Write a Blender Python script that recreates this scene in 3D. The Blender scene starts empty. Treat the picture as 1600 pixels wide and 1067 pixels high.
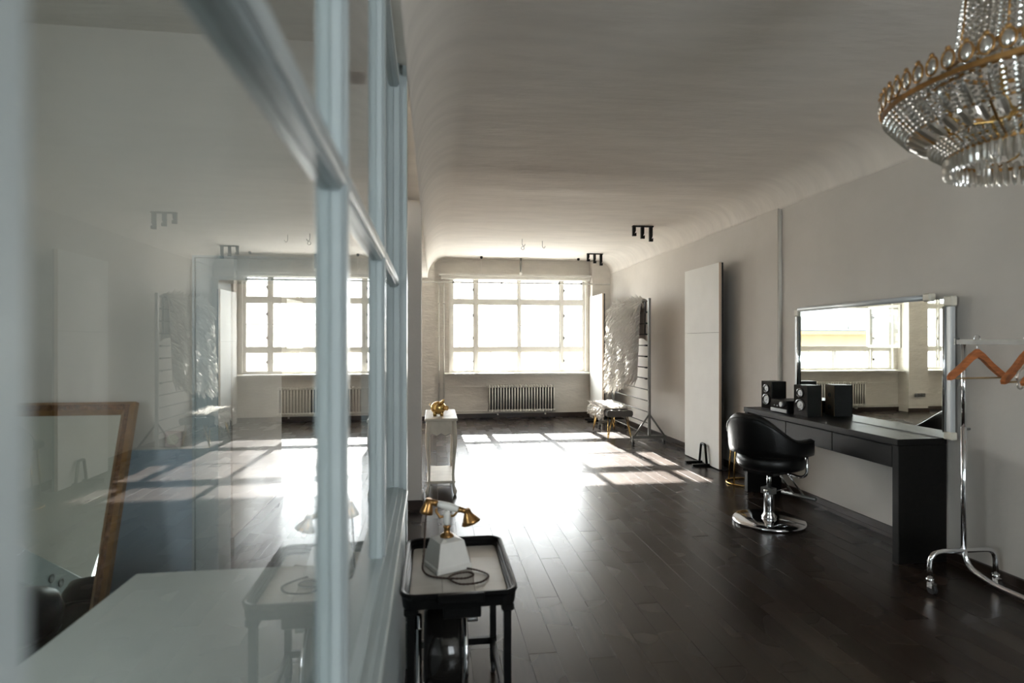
import bpy, math, random
from mathutils import Vector, Matrix
PI = math.pi
rnd = random.Random(7)
S = bpy.context.scene
C = S.collection

# ------------------------------------------------------------------ camera
YAW = math.radians(7.637)
cam_d = bpy.data.cameras.new('camera'); cam = bpy.data.objects.new('camera', cam_d); C.objects.link(cam)
cam.location = (0, 0, 1.55); cam.rotation_euler = (PI/2, 0, -YAW)
cam_d.sensor_width = 36; cam_d.lens = 36*910/1600
cam_d.clip_start = 0.02; cam_d.clip_end = 300
cam_d.dof.use_dof = True; cam_d.dof.focus_distance = 6.5; cam_d.dof.aperture_fstop = 2.0
S.camera = cam

# ------------------------------------------------------------------ sky, sun, exposure
w = bpy.data.worlds.new('sky'); S.world = w; w.use_nodes = True
bg = w.node_tree.nodes['Background']; bg.inputs[0].default_value = (0.90, 0.955, 1.0, 1); bg.inputs[1].default_value = 12.0
sun_d = bpy.data.lights.new('sun', 'SUN'); sun = bpy.data.objects.new('sun', sun_d); C.objects.link(sun)
sun_d.energy = 145; sun_d.angle = math.radians(0.53); sun_d.color = (1.0, 0.965, 0.91)
sun.rotation_euler = Vector((0.03, -1, -0.467)).to_track_quat('-Z', 'Y').to_euler()
sun.location = (1, 30, 16)
def portal(loc, rot, sx, sy):
    d = bpy.data.lights.new('sky_portal', 'AREA'); d.shape = 'RECTANGLE'; d.size = sx; d.size_y = sy
    d.cycles.is_portal = True
    o = bpy.data.objects.new('sky_portal', d); C.objects.link(o); o.location = loc; o.rotation_euler = rot
for x in (1.73, -1.73, -5.19): portal((x, 12.1, 1.88), (-PI/2, 0, 0), 2.7, 1.9)
portal((2.55, -2.75, 1.9), (PI/2, 0, 0), 1.8, 2.0)
portal((-2.75, -0.5, 1.98), (0, -PI/2, 0), 1.7, 1.7)
S.view_settings.view_transform = 'Standard'; S.view_settings.look = 'None'
S.view_settings.exposure = 0.2; S.view_settings.gamma = 1.0; S.view_settings.use_curve_mapping = False
S.cycles.use_denoising = True; S.cycles.use_adaptive_sampling = False
S.cycles.max_bounces = 9; S.cycles.diffuse_bounces = 5; S.cycles.glossy_bounces = 4
S.cycles.transmission_bounces = 5; S.cycles.transparent_max_bounces = 24
S.cycles.caustics_reflective = False; S.cycles.caustics_refractive = False
S.cycles.sample_clamp_indirect = 8.0

# ------------------------------------------------------------------ materials
def new_mat(name):
    m = bpy.data.materials.new(name); m.use_nodes = True
    return m, m.node_tree.nodes, m.node_tree.links, m.node_tree.nodes['Principled BSDF']
def mat(name, col, rough=0.5, metal=0.0, spec=0.5, var=0.0, scale=8.0, bump=0.0, bscale=30.0, stretch=(1,1,1), coat=0.0, emis=None):
    m, n, l, b = new_mat(name)
    b.inputs['Base Color'].default_value = (*col, 1); b.inputs['Roughness'].default_value = rough
    b.inputs['Metallic'].default_value = metal; b.inputs['Specular IOR Level'].default_value = spec
    b.inputs['Coat Weight'].default_value = coat
    if var or bump:
        tc = n.new('ShaderNodeTexCoord'); mp = n.new('ShaderNodeMapping'); mp.inputs['Scale'].default_value = stretch
        l.new(tc.outputs['Object'], mp.inputs['Vector'])
    if var:
        t = n.new('ShaderNodeTexNoise'); t.inputs['Scale'].default_value = scale; t.inputs['Detail'].default_value = 6
        l.new(mp.outputs[0], t.inputs['Vector'])
        r = n.new('ShaderNodeValToRGB'); e = r.color_ramp.elements
        e[0].position = 0.3; e[1].position = 0.7
        e[0].color = (*[max(0, c*(1-var)) for c in col], 1); e[1].color = (*[min(1, c*(1+var)) for c in col], 1)
        l.new(t.outputs['Fac'], r.inputs[0]); l.new(r.outputs[0], b.inputs['Base Color'])
    if bump:
        t2 = n.new('ShaderNodeTexNoise'); t2.inputs['Scale'].default_value = bscale; t2.inputs['Detail'].default_value = 8
        l.new(mp.outputs[0], t2.inputs['Vector'])
        bp = n.new('ShaderNodeBump'); bp.inputs['Strength'].default_value = bump; bp.inputs['Distance'].default_value = 0.02
        l.new(t2.outputs['Fac'], bp.inputs['Height']); l.new(bp.outputs[0], b.inputs['Normal'])
    return m
M = {}
M['wall'] = mat('white_plaster', (0.64, 0.605, 0.56), 0.75, var=0.05, scale=1.6, bump=0.12, bscale=14)
M['brick'] = mat('painted_brick', (0.74, 0.70, 0.64), 0.7, var=0.06, scale=3, bump=0.5, bscale=9, stretch=(1, 1, 3))
M['ceiling'] = mat('rough_plaster', (0.77, 0.73, 0.675), 0.85, var=0.06, scale=2.0, bump=0.40, bscale=4.5, stretch=(0.9, 3.2, 1))
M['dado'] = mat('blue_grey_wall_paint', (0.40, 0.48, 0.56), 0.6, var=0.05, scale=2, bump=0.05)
M['paint'] = mat('white_gloss_paint', (0.43, 0.48, 0.49), 0.28, var=0.04, scale=5, bump=0.04, bscale=20)
M['winpaint'] = mat('window_paint', (0.70, 0.68, 0.63), 0.4, var=0.06, scale=6)
M['radiator'] = mat('radiator_enamel', (0.80, 0.77, 0.71), 0.4, var=0.03)
M['skirting'] = mat('dark_skirting', (0.035, 0.022, 0.016), 0.4, var=0.2, scale=5)
M['seam'] = mat('floor_joint', (0.008, 0.006, 0.005), 0.7)
M['black_wood'] = mat('black_wood', (0.005, 0.0045, 0.004), 0.42, spec=0.2, var=0.4, scale=6, bump=0.05, bscale=40, stretch=(6, 1, 6))
M['black'] = mat('black_metal', (0.004, 0.004, 0.004), 0.38, spec=0.2)
M['black_foam'] = mat('black_board', (0.012, 0.012, 0.012), 0.8)
M['leather'] = mat('black_leather', (0.004, 0.004, 0.004), 0.34, spec=0.3, bump=0.08, bscale=120)
M['chrome'] = mat('chrome', (0.75, 0.76, 0.78), 0.09, metal=1)
M['steel'] = mat('grey_steel', (0.22, 0.22, 0.21), 0.42, metal=0.8, var=0.1)
M['gold'] = mat('polished_gold', (0.66, 0.44, 0.16), 0.16, metal=1)
M['brass'] = mat('aged_brass', (0.36, 0.20, 0.075), 0.28, metal=1, var=0.25, scale=20)
M['gilt'] = mat('gilt_wood', (0.16, 0.075, 0.03), 0.42, metal=0.35, var=0.5, scale=45, bump=0.7, bscale=60)
M['gilt_plain'] = mat('gilt_moulding', (0.27, 0.14, 0.05), 0.38, metal=0.35, var=0.2, scale=20)
M['foam'] = mat('white_board', (0.80, 0.80, 0.77), 0.7, var=0.03, scale=3)
M['edge_wood'] = mat('board_edge', (0.62, 0.50, 0.38), 0.6)
M['console'] = mat('worn_cream_paint', (0.62, 0.57, 0.48), 0.42, var=0.12, scale=9)
M['tabletop'] = mat('white_laminate', (0.60, 0.63, 0.61), 0.45, var=0.02, scale=3)
M['porcelain'] = mat('white_ceramic', (0.76, 0.74, 0.70), 0.22, var=0.04, scale=12)
M['tile'] = mat('cream_tile', (0.66, 0.62, 0.57), 0.25, var=0.06, scale=5)
M['grout'] = mat('tile_joint', (0.22, 0.2, 0.18), 0.8)
M['cord'] = mat('brown_braid', (0.045, 0.025, 0.016), 0.6, var=0.5, scale=90)
M['hanger'] = mat('orange_wood', (0.52, 0.17, 0.055), 0.4, var=0.25, scale=12, stretch=(1, 1, 6))
M['bar_wood'] = mat('pale_hanger_bar', (0.40, 0.27, 0.13), 0.5)
M['cap'] = mat('ivory_plastic', (0.70, 0.66, 0.56), 0.45)
M['alu'] = mat('aluminium', (0.62, 0.64, 0.65), 0.38, metal=0.3)
M['speaker_brown'] = mat('brown_veneer', (0.16, 0.085, 0.03), 0.4, var=0.2, scale=10)
M['gloss_black'] = mat('gloss_black', (0.012, 0.011, 0.010), 0.12)
M['silver'] = mat('silver_plastic', (0.34, 0.35, 0.36), 0.3, metal=0.8)
M['grey_fabric'] = mat('grey_upholstery', (0.12, 0.115, 0.105), 0.85, bump=0.2, bscale=150)
def fur_mat():
    m, n, l, b = new_mat('white_fur'); out = n['Material Output']
    b.inputs['Base Color'].default_value = (0.90, 0.88, 0.84, 1); b.inputs['Roughness'].default_value = 0.6
    tl = n.new('ShaderNodeBsdfTranslucent'); tl.inputs[0].default_value = (0.9, 0.87, 0.82, 1)
    mx = n.new('ShaderNodeMixShader'); mx.inputs[0].default_value = 0.35
    l.new(b.outputs[0], mx.inputs[1]); l.new(tl.outputs[0], mx.inputs[2]); l.new(mx.outputs[0], out.inputs['Surface'])
    return m
M['fur'] = fur_mat()
M['hide'] = mat('pale_hide', (0.80, 0.74, 0.68), 0.8)
M['rubber'] = mat('black_rubber', (0.015, 0.015, 0.015), 0.6)
M['yellow'] = mat('yellow_render', (0.24, 0.18, 0.095), 0.9, var=0.06, scale=1.5)
M['slate'] = mat('grey_blue_roof', (0.045, 0.055, 0.06), 0.7, var=0.1, scale=2)
M['pink'] = mat('pale_pink_plastic', (0.62, 0.52, 0.49), 0.5)
M['courtyard'] = mat('courtyard_ground', (0.45, 0.44, 0.42), 0.9, var=0.1, scale=0.6)
def mirror_mat():
    m, n, l, b = new_mat('mirror_glass')
    b.inputs['Base Color'].default_value = (0.80, 0.84, 0.80, 1); b.inputs['Metallic'].default_value = 1; b.inputs['Roughness'].default_value = 0.012
    return m
M['mirror'] = mirror_mat()
def pane_mat(name, tint, dirt):
    """thin glazing: clear with a Fresnel sheen on its outer side, a little dust that scatters light"""
    m, n, l, b = new_mat(name); out = n['Material Output']; n.remove(b)
    tr = n.new('ShaderNodeBsdfTransparent'); tr.inputs[0].default_value = (*tint, 1)
    gl = n.new('ShaderNodeBsdfGlossy'); gl.inputs['Roughness'].default_value = 0.0
    fr = n.new('ShaderNodeFresnel'); fr.inputs[0].default_value = 1.5
    ge = n.new('ShaderNodeNewGeometry')
    two = n.new('ShaderNodeMath'); two.operation = 'MULTIPLY'; two.inputs[1].default_value = 2
    one = n.new('ShaderNodeMath'); one.operation = 'ADD'; one.inputs[1].default_value = 1
    dv = n.new('ShaderNodeMath'); dv.operation = 'DIVIDE'
    l.new(fr.outputs[0], two.inputs[0]); l.new(fr.outputs[0], one.inputs[0])
    l.new(two.outputs[0], dv.inputs[0]); l.new(one.outputs[0], dv.inputs[1])
    fb = n.new('ShaderNodeMath'); fb.operation = 'SUBTRACT'; fb.inputs[0].default_value = 1
    l.new(ge.outputs['Backfacing'], fb.inputs[1])
    fa = n.new('ShaderNodeMath'); fa.operation = 'MULTIPLY'
    l.new(dv.outputs[0], fa.inputs[0]); l.new(fb.outputs[0], fa.inputs[1])
    mx = n.new('ShaderNodeMixShader'); l.new(fa.outputs[0], mx.inputs[0]); l.new(tr.outputs[0], mx.inputs[1]); l.new(gl.outputs[0], mx.inputs[2])
    last = mx
    if dirt:
        tl = n.new('ShaderNodeBsdfTranslucent'); tl.inputs[0].default_value = (0.9, 0.92, 0.93, 1)
        m2 = n.new('ShaderNodeMixShader'); m2.inputs[0].default_value = dirt
        l.new(mx.outputs[0], m2.inputs[1]); l.new(tl.outputs[0], m2.inputs[2]); last = m2
    l.new(last.outputs[0], out.inputs['Surface'])
    return m
M['glass'] = pane_mat('partition_glass', (0.96, 0.985, 0.975), 0.0)
M['dusty'] = pane_mat('dusty_window_glass', (0.97, 0.98, 0.98), 0.08)
M['clear'] = pane_mat('clear_window_glass', (0.97, 0.98, 0.98), 0.01)
def crystal_mat():
    m, n, l, b = new_mat('cut_crystal'); out = n['Material Output']; n.remove(b)
    gl = n.new('ShaderNodeBsdfGlass'); gl.inputs['IOR'].default_value = 1.52; gl.inputs['Roughness'].default_value = 0.0
    gl.inputs[0].default_value = (1.0, 0.96, 0.90, 1)
    gs = n.new('ShaderNodeBsdfGlossy'); gs.inputs['Roughness'].default_value = 0.16; gs.inputs[0].default_value = (1, 0.98, 0.95, 1)
    df = n.new('ShaderNodeBsdfTranslucent'); df.inputs[0].default_value = (0.95, 0.91, 0.84, 1)
    m1 = n.new('ShaderNodeMixShader'); m1.inputs[0].default_value = 0.42
    l.new(gs.outputs[0], m1.inputs[1]); l.new(df.outputs[0], m1.inputs[2])
    mx = n.new('ShaderNodeMixShader'); mx.inputs[0].default_value = 0.78
    l.new(gl.outputs[0], mx.inputs[1]); l.new(m1.outputs[0], mx.inputs[2]); l.new(mx.outputs[0], out.inputs['Surface'])
    return m
M['crystal'] = crystal_mat()
def floor_mat():
    m, n, l, b = new_mat('dark_oak_boards')
    tc = n.new('ShaderNodeTexCoord'); mp = n.new('ShaderNodeMapping'); mp.inputs['Scale'].default_value = (9, 0.8, 1)
    oi = n.new('ShaderNodeObjectInfo')
    ad = n.new('ShaderNodeVectorMath'); ad.operation = 'ADD'
    cm = n.new('ShaderNodeCombineXYZ'); mu = n.new('ShaderNodeMath'); mu.operation = 'MULTIPLY'; mu.inputs[1].default_value = 37
    l.new(oi.outputs['Random'], mu.inputs[0]); l.new(mu.outputs[0], cm.inputs[0]); l.new(mu.outputs[0], cm.inputs[1])
    l.new(tc.outputs['Object'], ad.inputs[0]); l.new(cm.outputs[0], ad.inputs[1]); l.new(ad.outputs[0], mp.inputs[0])
    t = n.new('ShaderNodeTexNoise'); t.inputs['Scale'].default_value = 4; t.inputs['Detail'].default_value = 4
    l.new(mp.outputs[0], t.inputs['Vector'])
    r = n.new('ShaderNodeValToRGB'); e = r.color_ramp.elements; e[0].position = 0.3; e[1].position = 0.75
    e[0].color = (0.014, 0.0095, 0.007, 1); e[1].color = (0.030, 0.020, 0.0145, 1)
    l.new(t.outputs['Fac'], r.inputs[0])
    hs = n.new('ShaderNodeHueSaturation'); mr = n.new('ShaderNodeMapRange'); mr.inputs['To Min'].default_value = 0.75; mr.inputs['To Max'].default_value = 1.3
    l.new(oi.outputs['Random'], mr.inputs[0]); l.new(mr.outputs[0], hs.inputs['Value']); l.new(r.outputs[0], hs.inputs['Color'])
    l.new(hs.outputs[0], b.inputs['Base Color'])
    t3 = n.new('ShaderNodeTexNoise'); t3.inputs['Scale'].default_value = 1.4; t3.inputs['Detail'].default_value = 2
    l.new(ad.outputs[0], t3.inputs['Vector'])
    r3 = n.new('ShaderNodeMapRange'); r3.inputs['To Min'].default_value = 0.22; r3.inputs['To Max'].default_value = 0.32
    l.new(t3.outputs['Fac'], r3.inputs[0]); l.new(r3.outputs[0], b.inputs['Roughness'])
    bp = n.new('ShaderNodeBump'); bp.inputs['Strength'].default_value = 0.05; bp.inputs['Distance'].default_value = 0.003
    l.new(t.outputs['Fac'], bp.inputs['Height']); l.new(bp.outputs[0], b.inputs['Normal'])
    b.inputs['Specular IOR Level'].default_value = 0.30
    return m
M['floor'] = floor_mat()

# ------------------------------------------------------------------ helpers
def worigin(o):
    v = Vector((0, 0, 0))
    while o is not None:
        v += o.location; o = o.parent
    return v
def tag(o, label=None, cat=None, group=None, kind=None):
    if label: o['label'] = label
    if cat: o['category'] = cat
    if group: o['group'] = group
    if kind: o['kind'] = kind
    return o
def thing(name, label=None, cat=None, loc=(0, 0, 0), group=None, kind=None):
    o = bpy.data.objects.new(name, None); C.objects.link(o); o.location = loc; o.empty_display_size = 0.1
    return tag(o, label, cat, group, kind)
class MB:
    def __init__(s): s.v = []; s.f = []; s.sm = []
    def add(s, vs, fs, smooth=False, M4=None):
        k = len(s.v)
        for p in vs:
            p = Vector(p)
            s.v.append(M4 @ p if M4 is not None else p)
        for f in fs: s.f.append(tuple(i+k for i in f)); s.sm.append(smooth)
        return s
    def box(s, x0, x1, y0, y1, z0, z1, M4=None):
        vs = [(x0,y0,z0),(x1,y0,z0),(x1,y1,z0),(x0,y1,z0),(x0,y0,z1),(x1,y0,z1),(x1,y1,z1),(x0,y1,z1)]
        return s.add(vs, [(0,3,2,1),(4,5,6,7),(0,1,5,4),(1,2,6,5),(2,3,7,6),(3,0,4,7)], False, M4)
    def bbox(s, x0, x1, y0, y1, z0, z1, b=0.005, M4=None):
        """box with chamfered edges"""
        vs = []; idx = {}
        for i, X in enumerate((x0, x1)):
            for j, Y in enumerate((y0, y1)):
                for k, Z in enumerate((z0, z1)):
                    dx = b if i == 0 else -b; dy = b if j == 0 else -b; dz = b if k == 0 else -b
                    for a, p in enumerate(((X, Y+dy, Z+dz), (X+dx, Y, Z+dz), (X+dx, Y+dy, Z))):
                        idx[(i,j,k,a)] = len(vs); vs.append(p)
        g = lambda i,j,k,a: idx[(i,j,k,a)]
        fs = []
        fs.append((g(0,0,0,0),g(0,0,1,0),g(0,1,1,0),g(0,1,0,0))); fs.append((g(1,0,0,0),g(1,1,0,0),g(1,1,1,0),g(1,0,1,0)))
        fs.append((g(0,0,0,1),g(1,0,0,1),g(1,0,1,1),g(0,0,1,1))); fs.append((g(0,1,0,1),g(0,1,1,1),g(1,1,1,1),g(1,1,0,1)))
        fs.append((g(0,0,0,2),g(0,1,0,2),g(1,1,0,2),g(1,0,0,2))); fs.append((g(0,0,1,2),g(1,0,1,2),g(1,1,1,2),g(0,1,1,2)))
        def q(a, b_, c, d): fs.append((a, b_, c, d))
        for j in (0,1):
            for i in (0,1):
                q(g(i,j,0,0),g(i,j,0,1),g(i,j,1,1),g(i,j,1,0))
        for k in (0,1):
            for i in (0,1):
                q(g(i,0,k,0),g(i,0,k,2),g(i,1,k,2),g(i,1,k,0))
            for j in (0,1):
                q(g(0,j,k,1),g(0,j,k,2),g(1,j,k,2),g(1,j,k,1))
        for i in (0,1):
            for j in (0,1):
                for k in (0,1): fs.append((g(i,j,k,0),g(i,j,k,1),g(i,j,k,2)))
        return s.add(vs, fs, False, M4)
    def tube(s, path, r, n=10, closed=False, caps=True, M4=None):
        P = [Vector(p) for p in path]; N = len(P); rings = []
        R = r if isinstance(r, (list, tuple)) else [r]*N
        up = None; vs = []
        for i, p in enumerate(P):
            if closed: t = (P[(i+1) % N]-P[i-1])
            else: t = P[min(i+1, N-1)]-P[max(i-1, 0)]
            if t.length < 1e-9: t = Vector((0,0,1))
            t.normalize()
            if up is None:
                a = Vector((0,0,1)) if abs(t.z) < 0.9 else Vector((1,0,0)); up = (a - t*a.dot(t)).normalized()
            else:
                up = up - t*up.dot(t)
                if up.length < 1e-6: up = Vector((1,0,0))
                up.normalize()
            sd = t.cross(up)
            for k in range(n):
                a = 2*PI*k/n; vs.append(p + (up*math.cos(a)+sd*math.sin(a))*R[i])
        fs = []
        for i in range(N if closed else N-1):
            a = i*n; b = ((i+1) % N)*n
            for k in range(n): fs.append((a+k, a+(k+1) % n, b+(k+1) % n, b+k))
        s.add(vs, fs, True, M4)
        if caps and not closed:
            s.add(vs[:n], [tuple(range(n-1, -1, -1))], False, M4); s.add(vs[-n:], [tuple(range(n))], False, M4)
        return s
    def cyl(s, p0, p1, r, n=16, r2=None, M4=None): return s.tube([p0, p1], [r, r if r2 is None else r2], n, M4=M4)
    def lathe(s, prof, n=24, c=(0,0,0), sx=1, sy=1, M4=None, smooth=True):
        vs = []; fs = []
        for (r, z) in prof:
            for k in range(n):
                a = 2*PI*k/n; vs.append((c[0]+r*sx*math.cos(a), c[1]+r*sy*math.sin(a), c[2]+z))
        for i in range(len(prof)-1):
            for k in range(n): fs.append((i*n+k, i*n+(k+1) % n, (i+1)*n+(k+1) % n, (i+1)*n+k))
        s.add(vs, fs, smooth, M4)
        if prof[0][0] > 1e-4: s.add(vs[:n], [tuple(range(n-1, -1, -1))], False, M4)
        if prof[-1][0] > 1e-4: s.add(vs[-n:], [tuple(range(n))], False, M4)
        return s
    def ball(s, c, rx, ry=None, rz=None, n=14, m=9, M4=None):
        ry = ry or rx; rz = rz or rx; vs = []; fs = []
        for i in range(m+1):
            th = PI*i/m
            for k in range(n):
                a = 2*PI*k/n; vs.append((c[0]+rx*math.sin(th)*math.cos(a), c[1]+ry*math.sin(th)*math.sin(a), c[2]+rz*math.cos(th)))
        for i in range(m):
            for k in range(n): fs.append((i*n+k, (i+1)*n+k, (i+1)*n+(k+1) % n, i*n+(k+1) % n))
        return s.add(vs, fs, True, M4)
    def prism(s, outline, y0, y1, axis='y', M4=None):
        """outline of (a,b) extruded along an axis: y -> (a,y,b), x -> (x,a,b), z -> (a,b,z)"""
        n = len(outline)
        f = {'y': lambda a,b,t: (a,t,b), 'x': lambda a,b,t: (t,a,b), 'z': lambda a,b,t: (a,b,t)}[axis]
        vs = [f(a,b,y0) for a,b in outline]+[f(a,b,y1) for a,b in outline]
        fs = [tuple(range(n)), tuple(range(2*n-1, n-1, -1))]+[(i, i+n, (i+1) % n+n, (i+1) % n) for i in range(n)]
        return s.add(vs, fs, False, M4)
    def build(s, name, m, parent=None, smooth=None):
        me = bpy.data.meshes.new(name); org = worigin(parent)
        me.from_pydata([tuple(v-org) for v in s.v], [], s.f)
        me.polygons.foreach_set('use_smooth', s.sm if smooth is None else [smooth]*len(s.f))
        me.materials.append(M[m] if isinstance(m, str) else m)
        import bmesh as _b
        bm = _b.new(); bm.from_mesh(me); _b.ops.remove_doubles(bm, verts=bm.verts, dist=1e-5)
        _b.ops.recalc_face_normals(bm, faces=bm.faces); bm.to_mesh(me); bm.free(); me.update()
        o = bpy.data.objects.new(name, me); C.objects.link(o)
        if parent is not None: o.parent = parent
        return o
def inst(src, name, loc, parent, rot=(0,0,0), scale=(1,1,1)):
    o = bpy.data.objects.new(name, src.data); C.objects.link(o); o.parent = parent
    o.location = Vector(loc)-worigin(parent); o.rotation_euler = rot; o.scale = scale
    return o
def copy_tree(o, parent=None):
    c = o.copy(); C.objects.link(c)
    if parent is not None: c.parent = parent
    for ch in list(o.children): copy_tree(ch, c)
    return c
def struct(o): o['kind'] = 'structure'; return o
def arc(c, r, a0, a1, n, plane='xz'):
    out = []
    for i in range(n+1):
        a = a0+(a1-a0)*i/n; u = r*math.cos(a); v = r*math.sin(a)
        out.append({'xz': (c[0]+u, c[1], c[2]+v), 'yz': (c[0], c[1]+u, c[2]+v), 'xy': (c[0]+u, c[1]+v, c[2])}[plane])
    return out
def rounded(path, r, n=5):
    """fillet a polyline"""
    P = [Vector(p) for p in path]; out = [P[0]]
    for i in range(1, len(P)-1):
        a = (P[i-1]-P[i]); b = (P[i+1]-P[i]); rr = min(r, a.length*0.49, b.length*0.49)
        p0 = P[i]+a.normalized()*rr; p1 = P[i]+b.normalized()*rr
        for k in range(n+1):
            t = k/n; out.append(p0*(1-t)**2+P[i]*2*t*(1-t)+p1*t*t)
    out.append(P[-1]); return out

# ------------------------------------------------------------------ floor: slab + boards
XR, YF = 3.6, 11.82
floor = struct(MB().box(-7.2, 3.8, -2.8, 12.2, -0.10, -0.013).build('floor', 'seam'))
PW, PL = 0.1425, 1.32
plank0 = None; field = MB()
def in_room(x0, x1, y0, y1):
    xm = (x0+x1)/2; ym = (y0+y1)/2
    if xm > -0.2: return True
    if ym > 6.0: return True
    return xm > -2.7 and ym < 4.6 or xm > -1.5
for k in range(75):
    x1 = XR-PW*k; x0 = x1-PW
    y = -2.6-((k*0.47) % 1.0)*PL
    while y < YF:
        a = max(y, -2.6); b = min(y+PL, YF); y += PL
        if b-a < 0.03: continue
        if x0 < -7.0 or not in_room(x0, x1, a, b): continue
        near = (x0 > -0.2 and b > 1.9) or (x0 > -1.2 and a > 3.6)
        dz = rnd.uniform(-0.0006, 0.0006)
        if near:
            if plank0 is None:
                plank0 = MB().bbox(-PW/2+0.0007, PW/2-0.0007, -PL/2+0.0007, PL/2-0.0007, -0.0125, 0, 0.0006).build('plank', 'floor', floor)
                o = plank0
                o.location = ((x0+x1)/2, (a+b)/2, dz)
            else:
                o = inst(plank0, 'plank', ((x0+x1)/2, (a+b)/2, dz), floor)
            o.scale = (1, (b-a)/PL, 1); o.rotation_euler = (rnd.uniform(-0.0006, 0.0006), rnd.uniform(-0.0016, 0.0016), 0)
        else:
            field.bbox(x0+0.0007, x1-0.0007, a+0.0007, b-0.0007, -0.0125, dz, 0.0006)
tag(field.build('plank_field', 'floor', floor), kind='stuff')

# ------------------------------------------------------------------ ceiling: two shallow vaults with coved edges
def top_z(y):
    if y < 5.2 or y > 6.6: return 3.215
    if 5.65 <= y <= 6.15: return 3.185
    t = (y-5.2)/0.45 if y < 5.65 else (6.6-y)/0.45
    return 3.215-0.03*t*t*(3-2*t)
def right_cove(x, y, T):
    wdt = 0.36
    xs = XR-wdt
    if x <= xs: return T
    t = min(1, (x-xs)/wdt); return 2.94+(T-2.94)*math.sqrt(max(0, 1-t*t))
def cove(x, xs, xe, spring, T):
    t = (x-xs)/(xe-xs)
    if t <= 0: return T
    t = min(1, t); return spring+(T-spring)*math.sqrt(max(0, 1-t*t))
def grid(mb, xs, ys, fz):
    n = len(ys); vs = [(x, y, fz(x, y)) for x in xs for y in ys]
    fs = [(i*n+j, i*n+j+1, (i+1)*n+j+1, (i+1)*n+j) for i in range(len(xs)-1) for j in range(n-1)]
    mb.add(vs, fs, True)
right_xs = [XR-0.36+0.36*math.sin(i/14*PI/2) for i in range(15)]+[XR+0.03]
ysH = [-2.7, 0, 2, 3.5, 4.5]+[5.2+0.1*i for i in range(15)]+[7, 8, 9, 10, 11, 11.9]
cm_ = MB()
left_xs = [-0.125]+[0.22-0.34*math.sin((12-i)/12*PI/2) for i in range(13)]
grid(cm_, left_xs+[0.8, 1.5, 2.5, 3.0]+right_xs, ysH, lambda x, y: min(right_cove(x, y, top_z(y)), cove(x, 0.22, -0.12, 2.80, top_z(y))))
ll = [-0.445]+[-0.79+0.34*math.sin((12-i)/12*PI/2) for i in range(13)]
grid(cm_, ll+[-1.5, -2.9], [2.95, 4, 5, 5.6], lambda x, y: cove(x, -0.79, -0.45, 2.80, 3.2))
grid(cm_, ll+[-1.5, -3, -5, -7.1], [5.55, 6, 7, 8, 9, 10, 11, 11.9], lambda x, y: cove(x, -0.79, -0.45, 2.80, 3.2))
grid(cm_, [-2.75, -1.5, -0.44], [-2.7, 0, 3.0], lambda x, y: 2.99)
ceiling = struct(cm_.build('ceiling', 'ceiling'))

# ------------------------------------------------------------------ walls
struct(MB().box(XR, 3.8, -2.8, 12.2, -0.1, 3.7).box(3.585, XR, 5.70, 6.11, 0.085, 2.95).build('wall_right', 'wall'))
WX = [(0.33, 3.13), (-3.13, -0.33), (-6.59, -3.79)]        # the three openings of the far wall
WZ0, WZ1 = 0.93, 2.84
fm = MB()
fm.box(3.13, 3.8, YF, 12.2, -0.1, 3.7); fm.box(-0.33, 0.33, YF, 12.2, -0.1, 3.7)
fm.box(-3.79, -3.13, YF, 12.2, -0.1, 3.7); fm.box(-7.2, -6.59, YF, 12.2, -0.1, 3.7)
for a, b in WX:
    fm.box(a, b, YF, 12.2, -0.1, WZ0); fm.box(a, b, YF, 12.2, WZ1, 3.7)
fm.box(-0.35, 0.01, 11.52, YF, 0, 3.2); fm.box(3.22, XR, 11.62, YF, 0, 3.2); fm.box(-3.75, -3.28, 11.52, YF, 0, 3.2)
struct(fm.build('wall_far', 'brick'))
struct(MB().box(-7.2, -7.0, 5.8, 12.2, -0.1, 3.7).build('wall_left', 'wall'))
struct(MB().box(-7.0, -1.49, 5.6, 6.0, -0.1, 3.7).box(-2.8, -1.49, 4.59, 5.6, -0.1, 3.7).build('wall_passage', 'wall'))
rm = MB()                                                      # wall behind the camera
rm.box(-2.8, 1.65, -2.8, -2.6, -0.1, 3.7).box(3.45, 3.8, -2.8, -2.6, -0.1, 3.7).box(1.65, 3.45, -2.8, -2.6, -0.1, 0.9).box(1.65, 3.45, -2.8, -2.6, 2.9, 3.7)
struct(rm.build('wall_rear', 'wall'))
om = MB()                                                      # outer wall of the glazed-off room
om.box(-2.8, -2.6, -2.8, -1.35, -0.1, 3.7).box(-2.8, -2.6, 0.35, 4.59, -0.1, 3.7).box(-2.8, -2.6, -1.35, 0.35, -0.1, 1.12).box(-2.8, -2.6, -1.35, 0.35, 2.85, 3.7)
struct(om.build('wall_office_left', 'wall'))
wm = MB()                                                      # end wall of the glazed-off room with its doorway
OW = 2.90                                                      # front face of that wall
wm.box(-2.6, -1.017, OW, OW+0.12, 1.05, 3.3).box(-0.33, -0.20, OW, OW+0.12, -0.1, 2.857).box(-1.017, -0.33, OW, OW+0.12, 1.855, 3.3).box(-0.45, -0.33, OW, OW+0.12, 2.8, 3.3)
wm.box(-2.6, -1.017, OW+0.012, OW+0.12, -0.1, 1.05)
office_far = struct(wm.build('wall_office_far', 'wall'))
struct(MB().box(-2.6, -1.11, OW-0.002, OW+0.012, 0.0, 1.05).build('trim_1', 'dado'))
struct(MB().box(-2.6, -1.11, OW-0.012, OW, 1.05, 1.062).build('trim_2', 'wall'))
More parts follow.
